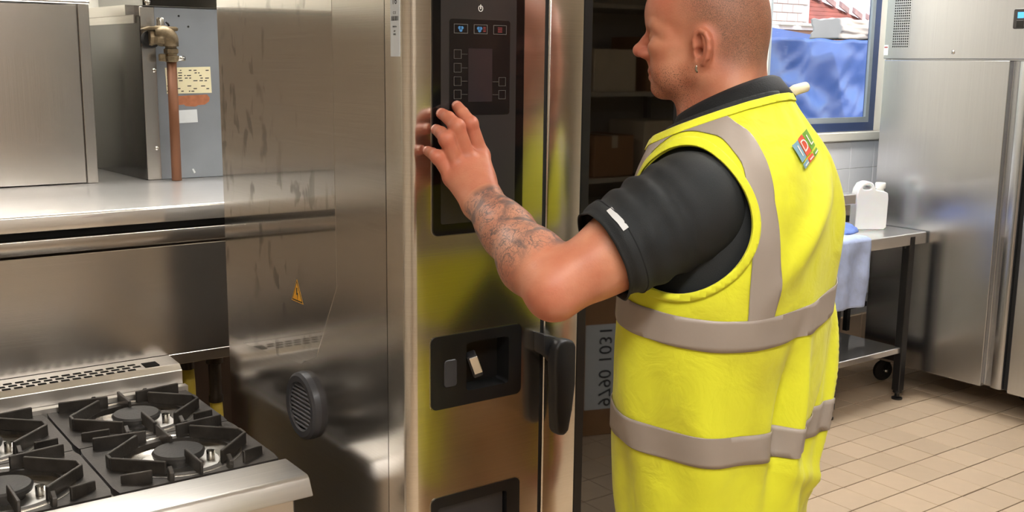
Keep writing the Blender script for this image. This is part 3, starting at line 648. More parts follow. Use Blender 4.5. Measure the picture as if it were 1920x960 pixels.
MB().lathe([(0, 0), (.006, 0), (.006, .012), (0, .012)], (4.452, TYF+.01, .757), n=10).build('fixing_screw', M['black_metal'], tb_)
# jerrycan
jc = thing('jerrycan', 'white translucent plastic jerrycan with moulded handle, on the steel table', 'bottle', (4.44, 3.14, .826))
o_ = np.array([4.44, 3.14, .826]); ux = np.array([math.cos(.55), -math.sin(.55), 0.]); uy = np.array([math.sin(.55), math.cos(.55), 0.])
def jl(x, y, z): return o_+ux*x+uy*y+np.array([0, 0, z])
jw, jd = .078, .036
outl = [(-jw, .012), (-jw+.012, 0), (jw-.012, 0), (jw, .012), (jw+.002, .15), (jw-.002, .178), (jw-.022, .188), (jw-.06, .192), (jw-.068, .205), (jw-.078, .224), (jw-.092, .232), (-jw+.045, .232), (-jw+.022, .222), (-jw+.006, .195), (-jw, .165)]
hol = [(-jw+.030, .196), (-jw+.026, .203), (-jw+.034, .214), (-jw+.060, .215), (-jw+.069, .207), (-jw+.067, .198), (-jw+.058, .195)]
def arc(o, k=6): return o
t = bmesh.new()
def ringpair(pts, y0, y1): return [t.verts.new(Vector(jl(x, y0, z))) for x, z in pts], [t.verts.new(Vector(jl(x, y1, z))) for x, z in pts]
oa, ob = ringpair(outl, -jd, jd); ia, ib = ringpair(hol, -jd, jd)
n = len(outl)
for k in range(n): t.faces.new((oa[k], oa[(k+1) % n], ob[(k+1) % n], ob[k]))
nh = len(hol)
for k in range(nh): t.faces.new((ia[(k+1) % nh], ia[k], ib[k], ib[(k+1) % nh]))
for O, I in ((oa, ia), (ob, ib)):
    es = [t.edges.get((O[k], O[(k+1) % n])) for k in range(n)]+[t.edges.get((I[k], I[(k+1) % nh])) for k in range(nh)]
    bmesh.ops.triangle_fill(t, edges=es, use_beauty=True, use_dissolve=False)
bmesh.ops.recalc_face_normals(t, faces=t.faces)
me = bpy.data.meshes.new('jerrycan_body'); t.to_mesh(me); t.free()
jo = auto(link('jerrycan_body', me, M['hdpe'], jc), 40)
bv = jo.modifiers.new('b', 'BEVEL'); bv.width = .009; bv.segments = 3; bv.limit_method = 'ANGLE'; bv.angle_limit = math.radians(50)
cpz = jl(jw-.028, 0, .186)
MB().lathe([(.018, 0), (.018, .01), (.0235, .012), (.0245, .016), (.0245, .036), (.022, .04), (0, .04)], cpz, n=28).build('screw_cap', M['cap'], jc, True, 40)
# countertop unit behind the man
cu = thing('countertop_warmer', 'low steel countertop unit with dark front slots, on the table left of the jerrycan', 'appliance', (4.1, 3.26, .826))
MB().box((3.62, 3.16, .846), (4.325, 3.42, .998), .004).build('casing', M['steel'], cu)
MB().box((3.60, 3.14, .952), (4.335, 3.44, 1.003), .004).build('top_plate', M['shelf'], cu)
for k in range(7): MB().box((4.31-.072*k-.055, 3.153, .868), (4.31-.072*k, 3.162, .898)).build('front_slot', M['hole'], cu)
for x in (3.66, 4.29):
    for y in (3.2, 3.4): MB().lathe([(0, 0), (.015, 0), (.013, .021), (0, .021)], (x, y, .826), n=12).build('foot', M['rubber'], cu, True)
# rack below the table
rk_ = sub('wire_rack', tb_)
MB().box((4.06, 3.30, .265), (4.085, 3.325, .70)).box((4.06, 3.40, .265), (4.085, 3.425, .70)).build('rack_post', M['black_metal'], rk_)
MB().box((4.535, 3.29, .265), (4.56, 3.315, .66)).build('rack_post', M['black_metal'], rk_)
b = MB()
for z in (.375, .495): b.box((4.06, 3.295, z), (4.70, 3.31, z+.025)); b.box((4.06, 3.41, z), (4.70, 3.425, z+.025))
b.build('rack_rail', M['black_metal'], rk_)
b = MB()
for k in range(32): b.box((4.09+.019*k, 3.300, .40), (4.095+.019*k, 3.306, .495))
for z in (.42, .445, .47): b.box((4.09, 3.302, z), (4.69, 3.307, z+.004))
tag(b.build('rack_mesh', M['black_metal'], rk_), kind='stuff')
def sheet(name, mt, par, fn, nu, nv, thick=.0015, lab=None, cat=None):
    V = [fn(i/(nu-1), j/(nv-1)) for j in range(nv) for i in range(nu)]; F = [(j*nu+i, j*nu+i+1, (j+1)*nu+i+1, (j+1)*nu+i) for j in range(nv-1) for i in range(nu-1)]
    o = pyd(name, V, F, mt, par, True); sd_ = o.modifiers.new('s', 'SOLIDIFY'); sd_.thickness = thick
    return o
import mathutils.noise as mn
def nz(x, y, z=0., s=1.): return mn.noise(Vector((x*s, y*s, z*s)))
def clothf(u, v):
    s = v*.46                     # path: over the table edge, then down
    x = 3.80+u*.34+.02*nz(u, v, 1, 3)
    if s < .15: y, z = 3.085-s, .832+.012*max(0, nz(u, v, 3, 6))+.008
    else:
        q = s-.15; y, z = 2.925-.010-.006*nz(u, v, 5, 5)-.02*min(1, q*6)*(.6+.4*math.sin(u*14+2*v)), .834-q
    x += .03*math.sin(v*5)*(u-.5)
    return (x+.06*(v < .4)*0, y, z)
cl = sheet('cloth', M['cloth'], None, clothf, 34, 40)
tag(cl, 'pale blue cloth hanging over the front edge of the steel table', 'cloth')
def ragf(u, v):
    a = 2*math.pi*u; r = .13*math.sin(math.pi*min(v, .999)*.5)*(1+.15*math.sin(3*a)+.08*math.sin(7*a+1))
    z = .842+.045*(1-(v))*(1+.3*math.sin(5*a))+.014*max(0, nz(math.cos(a)*2, v*4, math.sin(a)*2, 1.5))
    return (4.13+r*1.05*math.cos(a), 3.085+r*.55*math.sin(a), max(.8345, z))
rag = sheet('rag', M['blue_cloth'], None, ragf, 40, 14)
tag(rag, 'crumpled mid blue rag lying on the table in front of the jerrycan', 'cloth')

# ------------------------------------------------------------------ outside the window
nb = thing('neighbour_building', 'brick building with a red tiled hip roof seen through the window', 'building', (10.3, 9.2, 0))
MB().box((6.5, 9.0, 0), (11.19, 9.4, 2.75)).build('wall_core', mat('mortar', srgb(196, 188, 188), .9), nb)
bk = MB().box((.004, -.02, .004), (.246, .05, .100), .003).mesh('brick'); bk.materials.append(mat('pale brick', srgb(206, 184, 178), .8, noise=(9, 9, 9), var=.12))
for j in range(9):
    for i in range(9):
        x = 9.55+.25*i*.8+(.1 if j % 2 else 0)
        if x+.2 > 11.2: continue
        o = bpy.data.objects.new('brick', bk); COL.objects.link(o); o.parent = nb; o.matrix_basis = nb.matrix_basis.inverted() @ Matrix.Translation((x, 9.0, 1.95+.105*j)) @ Matrix.Diagonal((.8, 1, 1, 1))
red = mat('red roof tile', srgb(150, 84, 72), .8, noise=(5, 5, 5), var=.25); hipm = mat('weathered hip tile', srgb(150, 118, 112), .8, noise=(9, 9, 9), var=.25)
pale = mat('pale sunlit roof', srgb(222, 210, 212), .85, noise=(4, 14, 14), var=.06)
ridge = (11.72, 2.46, 12.38, 2.245)
def hipx(z): return 12.381-(z-2.245)/.324
for j in range(13):                        # courses of the hip face, each proud of the one above
    z0 = 2.10+.055*j; y0 = 9.0+.04*j
    MB().prism([(11.2, y0, z0), (max(11.3, hipx(z0)), y0, z0), (max(11.25, hipx(z0+.06)), y0+.05, z0+.06), (11.2, y0+.05, z0+.06)], (0, .02, .012)).build('tile_course', red, nb)
for k in range(9):
    z = 2.13+.072*k; x = hipx(z)+.05; y = 8.97+.05*k
    MB().prism([(x-.14, y-.02, z+.02), (x+.02, y-.02, z-.05), (x+.08, y+.02, z+.03), (x-.08, y+.02, z+.10)], (0, .06, .03), .008, 1).build('hip_tile', hipm, nb)
MB().prism([(12.75, 9.3, 2.05), (16, 9.3, 2.05), (16, 11.5, 4.2), (9.5, 11.5, 4.2)], (0, .1, .1)).build('far_roof_slope', pale, nb)
MB().box((6.5, 8.85, 2.055), (14, 9.0, 2.10)).build('gutter', pale, nb)
for k in range(10): MB().box((9.6+.42*k, 8.80, 2.10), (9.6+.42*k+.28, 8.98, 2.135), .01).build('eaves_piece', M['white_wall'], nb)
MB().box((6.5, 8.9, 1.6), (14, 9.0, 2.05)).build('fascia', mat('rusty fascia', srgb(168, 128, 110), .8, noise=(3, 9, 9), var=.3), nb)
tarp_m = mat('blue grey tarp', srgb(78, 106, 172), .32, noise=(1.5, 1.5, 1.5), var=.18, spec=.6)
def tarpf(u, v):
    x = 4.7+u*2.9; z = 1.785-v*1.903
    y = 4.62+.05*nz(x, z, 0, 1.6)+.04*nz(x, z, 5, 4)+.05*abs(nz(x*.6+z*.8, z, 9, 3))+.03*abs(nz(x-z*.7, z, 3, 6))
    y += .03*math.exp(-((z-1.30+.35*(x-5.6))/.018)**2)*-1
    if v < .02: z += .012*nz(x, 0, 0, 7)
    return (x, y, z)
tp = sheet('tarp', tarp_m, None, tarpf, 120, 80, .002); tag(tp, 'crumpled blue tarp hung up outside the window', 'tarp')
fr_ = thing('site_fence', 'low fence rail carrying the blue tarp outside', 'fence', (6.1, 4.72, 0))
MB().box((4.7, 4.80, 1.735), (7.6, 5.1, 1.785)).build('rail', M['black_metal'], fr_)
for x in (4.75, 6.1, 7.5): MB().box((x, 4.86, -.1), (x+.04, 4.90, 1.74)).build('post', M['black_metal'], fr_)
p0, p1 = on(1440, 50, y=6.8), on(1548, 70, y=6.8)
lr = MB().prism([(p0[0]-.6, 6.8, -.12), (p1[0], 6.8, -.12), tuple(p1), tuple(p0), (p0[0]-.6, 6.8, p0[2]+.08)], (0, .06, 0)).build('boarding', tarp_m); tag(lr, 'slanting blue grey boarding beyond the tarp', 'boarding')
def sack():
    b = MB(); me = None
    t = bmesh.new(); bmesh.ops.create_cube(t, size=1); bmesh.ops.subdivide_edges(t, edges=t.edges[:], cuts=14, use_grid_fill=True)
    for v in t.verts:
        x, y, z = v.co*2
        r = (abs(x)**8+abs(y)**3+abs(z)**4)**(1/5); k = 1/max(r, .6) if r > 1 else 1
        p = Vector((x*.285, y*.13, z*.068))
        if z > .7: p.z += .010*nz(x*5, y*2, 1)+.012*max(0, nz(x*9, y*2, 4))
        p.y -= .05*max(0, 1-abs(z))*(.6+.4*math.sin(x*3)); p.z += .012*nz(x*2, z*2, 7); p.y += .02*nz(x*3, z*3, 2)
        v.co = p+Vector((6.62, 4.95, 1.868))
    return b._add(t).build('foam_roll', mat('cream foam wrap', srgb(214, 200, 186), .8, noise=(6, 6, 6), var=.08), None, True)
tag(sack(), 'cream wrapped bundle lying along the top of the tarp', 'bundle')
gm = mat('yard paving', srgb(150, 146, 140), .9, noise=(2, 2, 2)); struct(MB().box((-10, 3.75, -.25), (30, 30, -.12)).build('ground', gm))

# ------------------------------------------------------------------ goods at the far end, mirrored in the oven
def carton(x, y, z, w, d, h, rz, mt, lab, tape=True):
    t = thing('cardboard_box', lab, 'box', (x, y, z), rz, 'cardboard boxes stored at the far end')
    link('carton', MB().box((-w/2, -d/2, .0), (w/2, d/2, h), .004).mesh(), mt, t, world=False)
    if tape: link('tape', MB().box((-.025, -d/2-.001, h-.08), (.025, d/2+.001, h+.001)).mesh(), M['pale_card'], t, world=False)
    return t
c1 = carton(3.14, -.62, 0, .5, .4, .62, .3, M['card'], 'tall brown carton with a white number label, on the floor')
lb = link('box_label', MB().box((-.22, .2005, .12), (-.04, .2015, .50)).mesh(), M['paper'], c1, world=False)
me = text_mesh('9790 1031', .085, .0004); me.transform(Matrix.Translation((-.09, .2022, .31)) @ Matrix(((0, 0, 0, 0), (0, 0, 1, 0), (1, 0, 0, 0), (0, 0, 0, 1))) @ Matrix.Identity(4)) if False else None
mt4 = Matrix(((0, -1, 0, -.13), (0, 0, 1, .2022), (1, 0, 0, .31), (0, 0, 0, 1)))
mt4 = Matrix(((0, 1, 0, -.13), (0, 0, 1, .2022), (1, 0, 0, .31), (0, 0, 0, 1))); me.transform(mt4); link('number_print', me, M['ink'], c1, world=False)
bn = thing('storage_bin', 'dark plastic storage bin standing beside the tall carton', 'bin', (2.52, -.66, 0), .25)
link('bin_body', MB().prism([(-.2, -.2, 0), (.2, -.2, 0), (.23, -.2, .62), (-.23, -.2, .62)], (0, .4, 0), .02, 3).mesh(), M['soft_black'], bn, world=False)
link('bin_lid', MB().box((-.25, -.22, .60), (.25, .22, .65), .015, 3).mesh(), M['grey_plastic'], bn, world=False)
sr = thing('storage_shelving', 'steel storage shelving against the far wall', 'shelving', (4.25, -2.55, 0))
for x in (3.15, 5.35):
    for y in (-2.8, -2.3): MB().box((x-.02, y-.02, 0), (x+.02, y+.02, 2.0)).build('upright', M['steel'], sr)
for z in (.3, .85, 1.4, 1.95): MB().box((3.13, -2.82, z), (5.37, -2.28, z+.03)).build('shelf_board', M['steel'], sr)
k = 0
for z in (.33, .88, 1.43):
    for i in range(5):
        h = r2.uniform(.24, .40); carton(3.35+.43*i, -2.52, z+.0005, .34, .36, h, r2.uniform(-.08, .08), (M['card'], M['pale_card'])[k % 2], 'carton on the %s storage shelf, %s from the left' % (('bottom', 'middle', 'top')[int((z-.3)/.5)], ('first', 'second', 'third', 'fourth', 'last')[i])); k += 1

# ------------------------------------------------------------------ the man
Rt = np.array([math.cos(YAW), -math.sin(YAW), 0.]); Fh = np.array([math.sin(YAW), math.cos(YAW), 0.]); Lf = -Rt; Zu = np.array([0, 0, 1.])
def D(px, py, d): return on(px, py, d=d)
def depth_at(p): return float(MC[2] @ (np.array(p)-[0, 0, HC]))
# --- implicit surfaces
class Field:
    def __init__(s, lo, hi, h):
        s.lo = np.array(lo, float); s.h = h; s.n = np.ceil((np.array(hi)-s.lo)/h).astype(int)+1; s.F = np.full(s.n, 1., np.float32)
    def sub(s, lo, hi):
        a = np.clip(np.floor((lo-s.lo)/s.h).astype(int), 0, s.n-1); b = np.clip(np.ceil((hi-s.lo)/s.h).astype(int)+1, 1, s.n)
        sl = tuple(slice(i, max(j, i+1)) for i, j in zip(a, b))
        g = [((np.arange(q.start, q.stop)*s.h)+o).astype(np.float32) for q, o in zip(sl, s.lo)]
        return sl, np.stack(np.meshgrid(*g, indexing='ij'), -1)
    def put(s, fn, lo, hi, k, op=1):
        m = k+3*s.h; sl, P = s.sub(np.array(lo)-m, np.array(hi)+m); d = fn(P); f = s.F[sl]
        if op == 1:
            h = np.maximum(k-np.abs(f-d), 0)/max(k, 1e-9); s.F[sl] = np.minimum(f, d)-h*h*k/4
        else:
            d = -d; h = np.maximum(k-np.abs(f-d), 0)/max(k, 1e-9); s.F[sl] = np.maximum(f, d)+h*h*k/4
    def cone(s, a, b, r1, r2, k=.01, op=1):
        a = np.array(a, float); b = np.array(b, float); ab = b-a; L2 = max(ab@ab, 1e-12)
        def fn(P):
            t = np.clip(((P-a)@ab)/L2, 0, 1); q = P-a-t[..., None]*ab; return np.sqrt((q*q).sum(-1))-(r1+(r2-r1)*t)
        R = max(r1, r2); s.put(fn, np.minimum(a, b)-R, np.maximum(a, b)+R, k, op)
    def chain(s, pts, rs, k=.01):
        for i in range(len(pts)-1): s.cone(pts[i], pts[i+1], rs[i], rs[i+1], k)
    def ell(s, c, r, B=np.eye(3), k=.01, op=1):
        """B rows: the ellipsoid's own axes"""
        c = np.array(c, float); r = np.array(r, float)
        def fn(P):
            q = (P-c)@B.T; k0 = np.sqrt(((q/r)**2).sum(-1)); k1 = np.sqrt(((q/r**2)**2).sum(-1)); return k0*(k0-1)/np.maximum(k1, 1e-9)
        R = r.max(); s.put(fn, c-R, c+R, k, op)
    def net(s, smooth=2):
        F = s.F; ins = F < 0; n = np.array(F.shape)-1
        cnt = np.zeros(n, np.int8)
        offs = [(i, j, k) for i in (0, 1) for j in (0, 1) for k in (0, 1)]
        for o in offs: cnt += ins[o[0]:o[0]+n[0], o[1]:o[1]+n[1], o[2]:o[2]+n[2]]
        act = np.argwhere((cnt > 0) & (cnt < 8)); idx = np.full(n, -1, np.int64); idx[tuple(act.T)] = np.arange(len(act))
        val = {o: F[act[:, 0]+o[0], act[:, 1]+o[1], act[:, 2]+o[2]] for o in offs}
        acc = np.zeros((len(act), 3)); num = np.zeros(len(act))
        for o in offs:
            for ax in range(3):
                if o[ax]: continue
                p = list(o); p[ax] = 1; a, b = val[o], val[tuple(p)]; c = (a < 0) != (b < 0); t = np.where(c, a/np.where(c, a-b, 1), 0)
                q = np.tile(np.array(o, float), (len(act), 1)); q[:, ax] += t; acc += q*c[:, None]; num += c
        V = s.lo+s.h*(act+acc/num[:, None]); quads = []
        for ax in range(3):
            u, v = (ax+1) % 3, (ax+2) % 3; sl0 = [slice(None)]*3; sl1 = [slice(None)]*3; sl0[ax] = slice(0, -1); sl1[ax] = slice(1, None)
            A, Bq = ins[tuple(sl0)], ins[tuple(sl1)]; e = np.argwhere(A != Bq); sg = A[tuple(e.T)]
            ok = (e[:, u] > 0) & (e[:, v] > 0) & (e[:, u] < n[u]) & (e[:, v] < n[v]); e, sg = e[ok], sg[ok]; c = []
            for du, dv in ((1, 1), (0, 1), (0, 0), (1, 0)):
                q = e.copy(); q[:, u] -= du; q[:, v] -= dv; c.append(idx[tuple(q.T)])
            Q = np.stack(c, 1); Q[~sg] = Q[~sg][:, ::-1]; quads.append(Q)
        Q = np.concatenate(quads); Q = Q[(Q >= 0).all(1)]
        for _ in range(smooth):
            a2 = np.zeros_like(V); c2 = np.zeros(len(V))
            for i in range(4):
                np.add.at(a2, Q[:, i], V[Q[:, (i+1) % 4]]); np.add.at(c2, Q[:, i], 1)
            V = V*.5+.5*a2/np.maximum(c2, 1)[:, None]
        return V, Q
def fastmesh(name, V, Q):
    me = bpy.data.meshes.new(name); V = np.asarray(V, np.float32); Q = np.asarray(Q, np.int32); k = Q.shape[1]
    me.vertices.add(len(V)); me.vertices.foreach_set('co', V.ravel()); me.loops.add(Q.size); me.loops.foreach_set('vertex_index', Q.ravel())
    me.polygons.add(len(Q)); me.polygons.foreach_set('loop_start', np.arange(0, Q.size, k, dtype=np.int32))
    me.update(calc_edges=True); me.validate(); return me
def clip(V, T, g):
    """keep g > 0 of a triangle mesh, cutting along the zero line"""
    V = list(map(tuple, V)); g = list(g); out = []; cache = {}
    def cut(i, j):
        key = (min(i, j), max(i, j))
        if key not in cache:
            t = g[i]/(g[i]-g[j]); a, b = V[i], V[j]; V.append(tuple(a[k]+t*(b[k]-a[k]) for k in range(3))); g.append(0.); cache[key] = len(V)-1
        return cache[key]
    for t in T:
        s = [g[i] > 0 for i in t]; c = sum(s)
        if c == 3: out.append(tuple(t))
        elif c == 1:
            i = s.index(True); a, b, d = t[i], t[(i+1) % 3], t[(i+2) % 3]; out.append((a, cut(a, b), cut(a, d)))
        elif c == 2:
            i = s.index(False); a, b, d = t[i], t[(i+1) % 3], t[(i+2) % 3]; p, q = cut(a, b), cut(a, d); out.append((p, b, d)); out.append((p, d, q))
    V = np.array(V); out = np.array(out, int).reshape(-1, 3); used = np.unique(out); mp = np.full(len(V), -1); mp[used] = np.arange(len(used))
    return V[used], mp[out]

# --- torso frame: ft the way he faces, st to his left
ALF = math.radians(34)
ft = math.cos(ALF)*Lf+math.sin(ALF)*Fh; st = np.cross(Zu, ft)
C0 = D(1367, 480, 1.63); C0[2] = 0
def TB(a, b, z): return C0+a*st+b*ft+z*Zu
def tb(P): q = np.asarray(P)-C0; return q@st, q@ft, q[..., 2]
RINGS = np.array([   # z, half width, half depth, forward shift, exponent
    [.76, .198, .146, .006, 2.3], [.84, .200, .146, .006, 2.3], [.95, .203, .150, .006, 2.3], [1.05, .206, .153, .006, 2.3], [1.15, .209, .153, .004, 2.3], [1.24, .211, .150, .0, 2.3],
    [1.32, .210, .145, -.004, 2.3], [1.38, .206, .137, -.006, 2.3], [1.43, .195, .124, -.006, 2.25], [1.465, .178, .111, -.004, 2.2], [1.495, .150, .098, .0, 2.15],
    [1.52, .118, .088, .004, 2.1], [1.545, .092, .079, .008, 2.0], [1.57, .078, .072, .012, 2.0], [1.60, .070, .066, .016, 2.0]])
RINGS[:, 1] *= np.interp(RINGS[:, 0], [.8, 1.2, 1.4], [.85, .915, .95]); RINGS[:, 2] *= np.interp(RINGS[:, 0], [.8, 1.2, 1.4, 1.5], [.80, .88, .93, 1])
def prof(t):
    n = len(RINGS); t = np.asarray(t, float); i = np.clip(np.floor(t).astype(int), 0, n-2); f = (t-i)[:, None]; g = lambda k: RINGS[np.clip(k, 0, n-1)]
    p0, p1, p2, p3 = g(i-1), g(i), g(i+1), g(i+2)
    return .5*((2*p1)+(-p0+p2)*f+(2*p0-5*p1+4*p2-p3)*f**2+(-p0+3*p1-3*p2+p3)*f**3)
def loft(off, nt=110, nth=180, t0=0, t1=None, disp=None):
    t1 = len(RINGS)-1 if t1 is None else t1; R = prof(np.linspace(t0, t1, nt)); th = np.linspace(0, 2*math.pi, nth, endpoint=False)
    c, s_ = np.cos(th), np.sin(th); V = []
    for z, w, d, b0, n in R:
        a = (w+off)*np.sign(c)*np.abs(c)**(2/n); b = b0+(d+off)*np.sign(s_)*np.abs(s_)**(2/n)
        if disp is not None:
            e = disp(th, np.full_like(th, z)); nrm = np.stack([a/(w+off)**2, (b-b0)/(d+off)**2], 1); nrm /= np.maximum(np.linalg.norm(nrm, axis=1), 1e-9)[:, None]; a = a+e*nrm[:, 0]; b = b+e*nrm[:, 1]
        V.append(np.stack([a, b, np.full_like(a, z)], 1))
    V = np.concatenate(V); T = []
    for i in range(nt-1):
        for j in range(nth):
            p, q = i*nth+j, i*nth+(j+1) % nth; T += [(p, q, q+nth), (p, q+nth, p+nth)]
    return V, np.array(T)
def towld(V): return C0+np.outer(V[:, 0], st)+np.outer(V[:, 1], ft)+np.outer(V[:, 2], Zu)

man = thing('person', 'man with shaved head in yellow high-visibility vest, left hand on the oven panel', 'person', (C0[0], C0[1], 0))
skin = bpy.data.materials.new('skin'); skin.use_nodes = True
def skin_nodes(m):
    nt = m.node_tree; L = nt.links.new; b = nt.nodes['Principled BSDF']; b.inputs['Roughness'].default_value = .48; b.inputs['Specular IOR Level'].default_value = .35
    b.inputs['Subsurface Weight'].default_value = .12; b.inputs['Subsurface Radius'].default_value = (1, .35, .2); b.inputs['Subsurface Scale'].default_value = .008
    tc = N(nt, 'ShaderNodeTexCoord')
    def noise(sc, det=4, dist=0, vec=None):
        n = N(nt, 'ShaderNodeTexNoise'); n.inputs['Scale'].default_value = sc; n.inputs['Detail'].default_value = det; n.inputs['Distortion'].default_value = dist; L(vec or tc.outputs['Object'], n.inputs['Vector']); return n.outputs[0]
    def rng_(s, a, b_, c, d):
        r = N(nt, 'ShaderNodeMapRange'); r.inputs[1].default_value = a; r.inputs[2].default_value = b_; r.inputs[3].default_value = c; r.inputs[4].default_value = d; L(s, r.inputs[0]); return r.outputs[0]
    def mul(a, b_):
        q = N(nt, 'ShaderNodeMath', operation='MULTIPLY', use_clamp=True); L(a, q.inputs[0]); L(b_, q.inputs[1]) if not isinstance(b_, float) else setattr(q.inputs[1], 'default_value', b_); return q.outputs[0]
    def mix(f, a, b_):
        q = N(nt, 'ShaderNodeMix', data_type='RGBA'); L(f, q.inputs[0])
        for s, i in ((a, 6), (b_, 7)):
            if isinstance(s, tuple): q.inputs[i].default_value = s
            else: L(s, q.inputs[i])
        return q.outputs[2]
    def attr(n): a = N(nt, 'ShaderNodeAttribute'); a.attribute_name = n; return a.outputs['Fac']
    c = mix(rng_(noise(22), .35, .68, 0, 1), srgb(198, 136, 106), srgb(184, 114, 86))
    c = mix(mul(attr('red'), rng_(noise(35), .3, .7, .45, 1)), c, srgb(186, 92, 76))
    c = mix(mul(rng_(noise(420, 2), .66, .72, 0, .35), rng_(noise(9), .4, .6, 0, 1)), c, srgb(150, 90, 66))
    # close-shaved hair and stubble
    hair = mul(attr('hair'), rng_(noise(700, 2), .38, .62, .40, .95)); c = mix(hair, c, srgb(112, 84, 66))
    stub = mul(attr('stubble'), rng_(noise(560, 2), .52, .64, .0, .75)); c = mix(stub, c, srgb(96, 72, 56))
    # tattoo: shaded figure and ornament lines
    w = noise(38, 3, 1.6); l1 = rng_(w, .44, .475, 0, 1); l1b = rng_(w, .475, .51, 1, 0); a1 = mul(l1, l1b)
    w2 = noise(85, 3, 1.2); l2 = mul(rng_(w2, .46, .485, 0, 1), rng_(w2, .485, .51, 1, 0))
    sh = rng_(noise(26, 4, .9), .47, .58, 0, .85)
    mx = N(nt, 'ShaderNodeMath', operation='MAXIMUM'); L(a1, mx.inputs[0]); L(l2, mx.inputs[1]); mx2 = N(nt, 'ShaderNodeMath', operation='MAXIMUM'); L(mx.outputs[0], mx2.inputs[0]); L(sh, mx2.inputs[1])
    c = mix(mul(attr('ink'), mul(mx2.outputs[0], .88)), mix(mul(attr('ink'), .22), c, srgb(150, 132, 120)), srgb(74, 74, 76))
    L(c, b.inputs['Base Color'])
    bp = N(nt, 'ShaderNodeBump'); bp.inputs['Strength'].default_value = .22; bp.inputs['Distance'].default_value = .0012; L(noise(300, 3), bp.inputs['Height']); L(bp.outputs[0], b.inputs['Normal'])
skin_nodes(skin)
# --- head frame
TH = math.radians(26); fh = math.cos(TH)*Lf+math.sin(TH)*Fh
PT = math.radians(3); sh_ = np.cross(Zu, fh); fh = math.cos(PT)*fh-math.sin(PT)*Zu; uh = np.cross(fh, sh_)
OH = D(1323, 74, 1.66)
HS = .89
def H(f, s, u): return OH+HS*(f*fh+s*sh_+u*uh)
BH = np.stack([fh, sh_, uh])
hf = Field(OH-[.15, .15, .25], OH+[.15, .15, .15], .0017)
E_ = lambda c, r, k=.02, op=1, B=BH: hf.ell(H(*c), np.array(r)*HS, B, k*HS, op)
K_ = lambda a, b, r1, r2, k=.015, op=1: hf.cone(H(*a), H(*b), r1*HS, r2*HS, k*HS, op)
E_((-.010, 0, .045), (.101, .076, .092)); E_((.040, 0, .048), (.066, .064, .062), .03); E_((-.050, 0, .0), (.057, .062, .062), .03)
E_((.040, 0, -.030), (.055, .060, .068), .03)
for sg in (-1, 1):
    K_((-.012, sg*.053, -.055), (.072, sg*.018, -.081), .020, .016, .025); K_((-.018, sg*.056, -.01), (-.012, sg*.053, -.058), .018, .019, .025)
    E_((.050, sg*.040, -.045), (.036, .024, .036), .02); E_((.058, sg*.050, -.010), (.030, .017, .015), .02)
    K_((.088, sg*.010, .030), (.070, sg*.048, .026), .012, .010, .012); K_((.070, sg*.048, .026), (.05, sg*.058, .012), .010, .010, .012)
E_((.080, 0, -.078), (.017, .024, .017), .02)
for sg in (-1, 1): E_((.1, sg*.033, .006), (.020, .019, .013), .012, -1)
for sg in (-1, 1):
    E_((.078, sg*.033, .006), (.0135, .0150, .0125), .003)
    K_((.086, sg*.020, .014), (.081, sg*.046, .012), .0045, .0045, .006); K_((.0865, sg*.020, -.001), (.080, sg*.046, -.001), .004, .004, .006)
K_((.094, 0, .022), (.108, 0, .002), .0085, .0095, .012); K_((.108, 0, .002), (.122, 0, -.012), .0095, .0105, .008); E_((.121, 0, -.0135), (.0115, .0125, .0105), k=.008)
for sg in (-1, 1): E_((.106, sg*.0135, -.020), (.013, .0085, .0085), .008)
K_((.098, 0, -.026), (.094, 0, -.044), .011, .010, .012)
K_((.094, -.016, -.052), (.094, .016, -.052), .007, .007, .008); K_((.0925, -.015, -.063), (.0925, .015, -.063), .0075, .0075, .008); E_((.097, 0, -.051), (.008, .012, .006), .006)
K_((.1035, -.021, -.0575), (.1035, .021, -.0575), .0022, .0022, .004, -1); K_((.087, -.026, -.058), (.098, -.022, -.058), .003, .002, .006, -1); K_((.087, .026, -.058), (.098, .022, -.058), .003, .002, .006, -1)
K_((.097, -.014, -.0735), (.097, .014, -.0735), .0045, .0045, .008, -1)
# neck with its tendons
nb0 = D(1362, 232, 1.66); K2 = lambda a, b, r1, r2, k=.02: hf.cone(a, b, r1, r2, k)
K2(H(-.030, 0, -.03), nb0+[0, 0, -.04], .054, .064, .03); K2(H(.0, 0, -.075), nb0+.035*ft+[0, 0, -.03], .034, .045, .03)
for sg in (-1, 1):
    K2(H(-.028, sg*.054, -.045), nb0+sg*.030*st+.062*ft+[0, 0, -.035], .012, .013, .012); K2(H(-.064, sg*.030, -.05), nb0+sg*.055*st-.036*ft, .022, .030, .03)
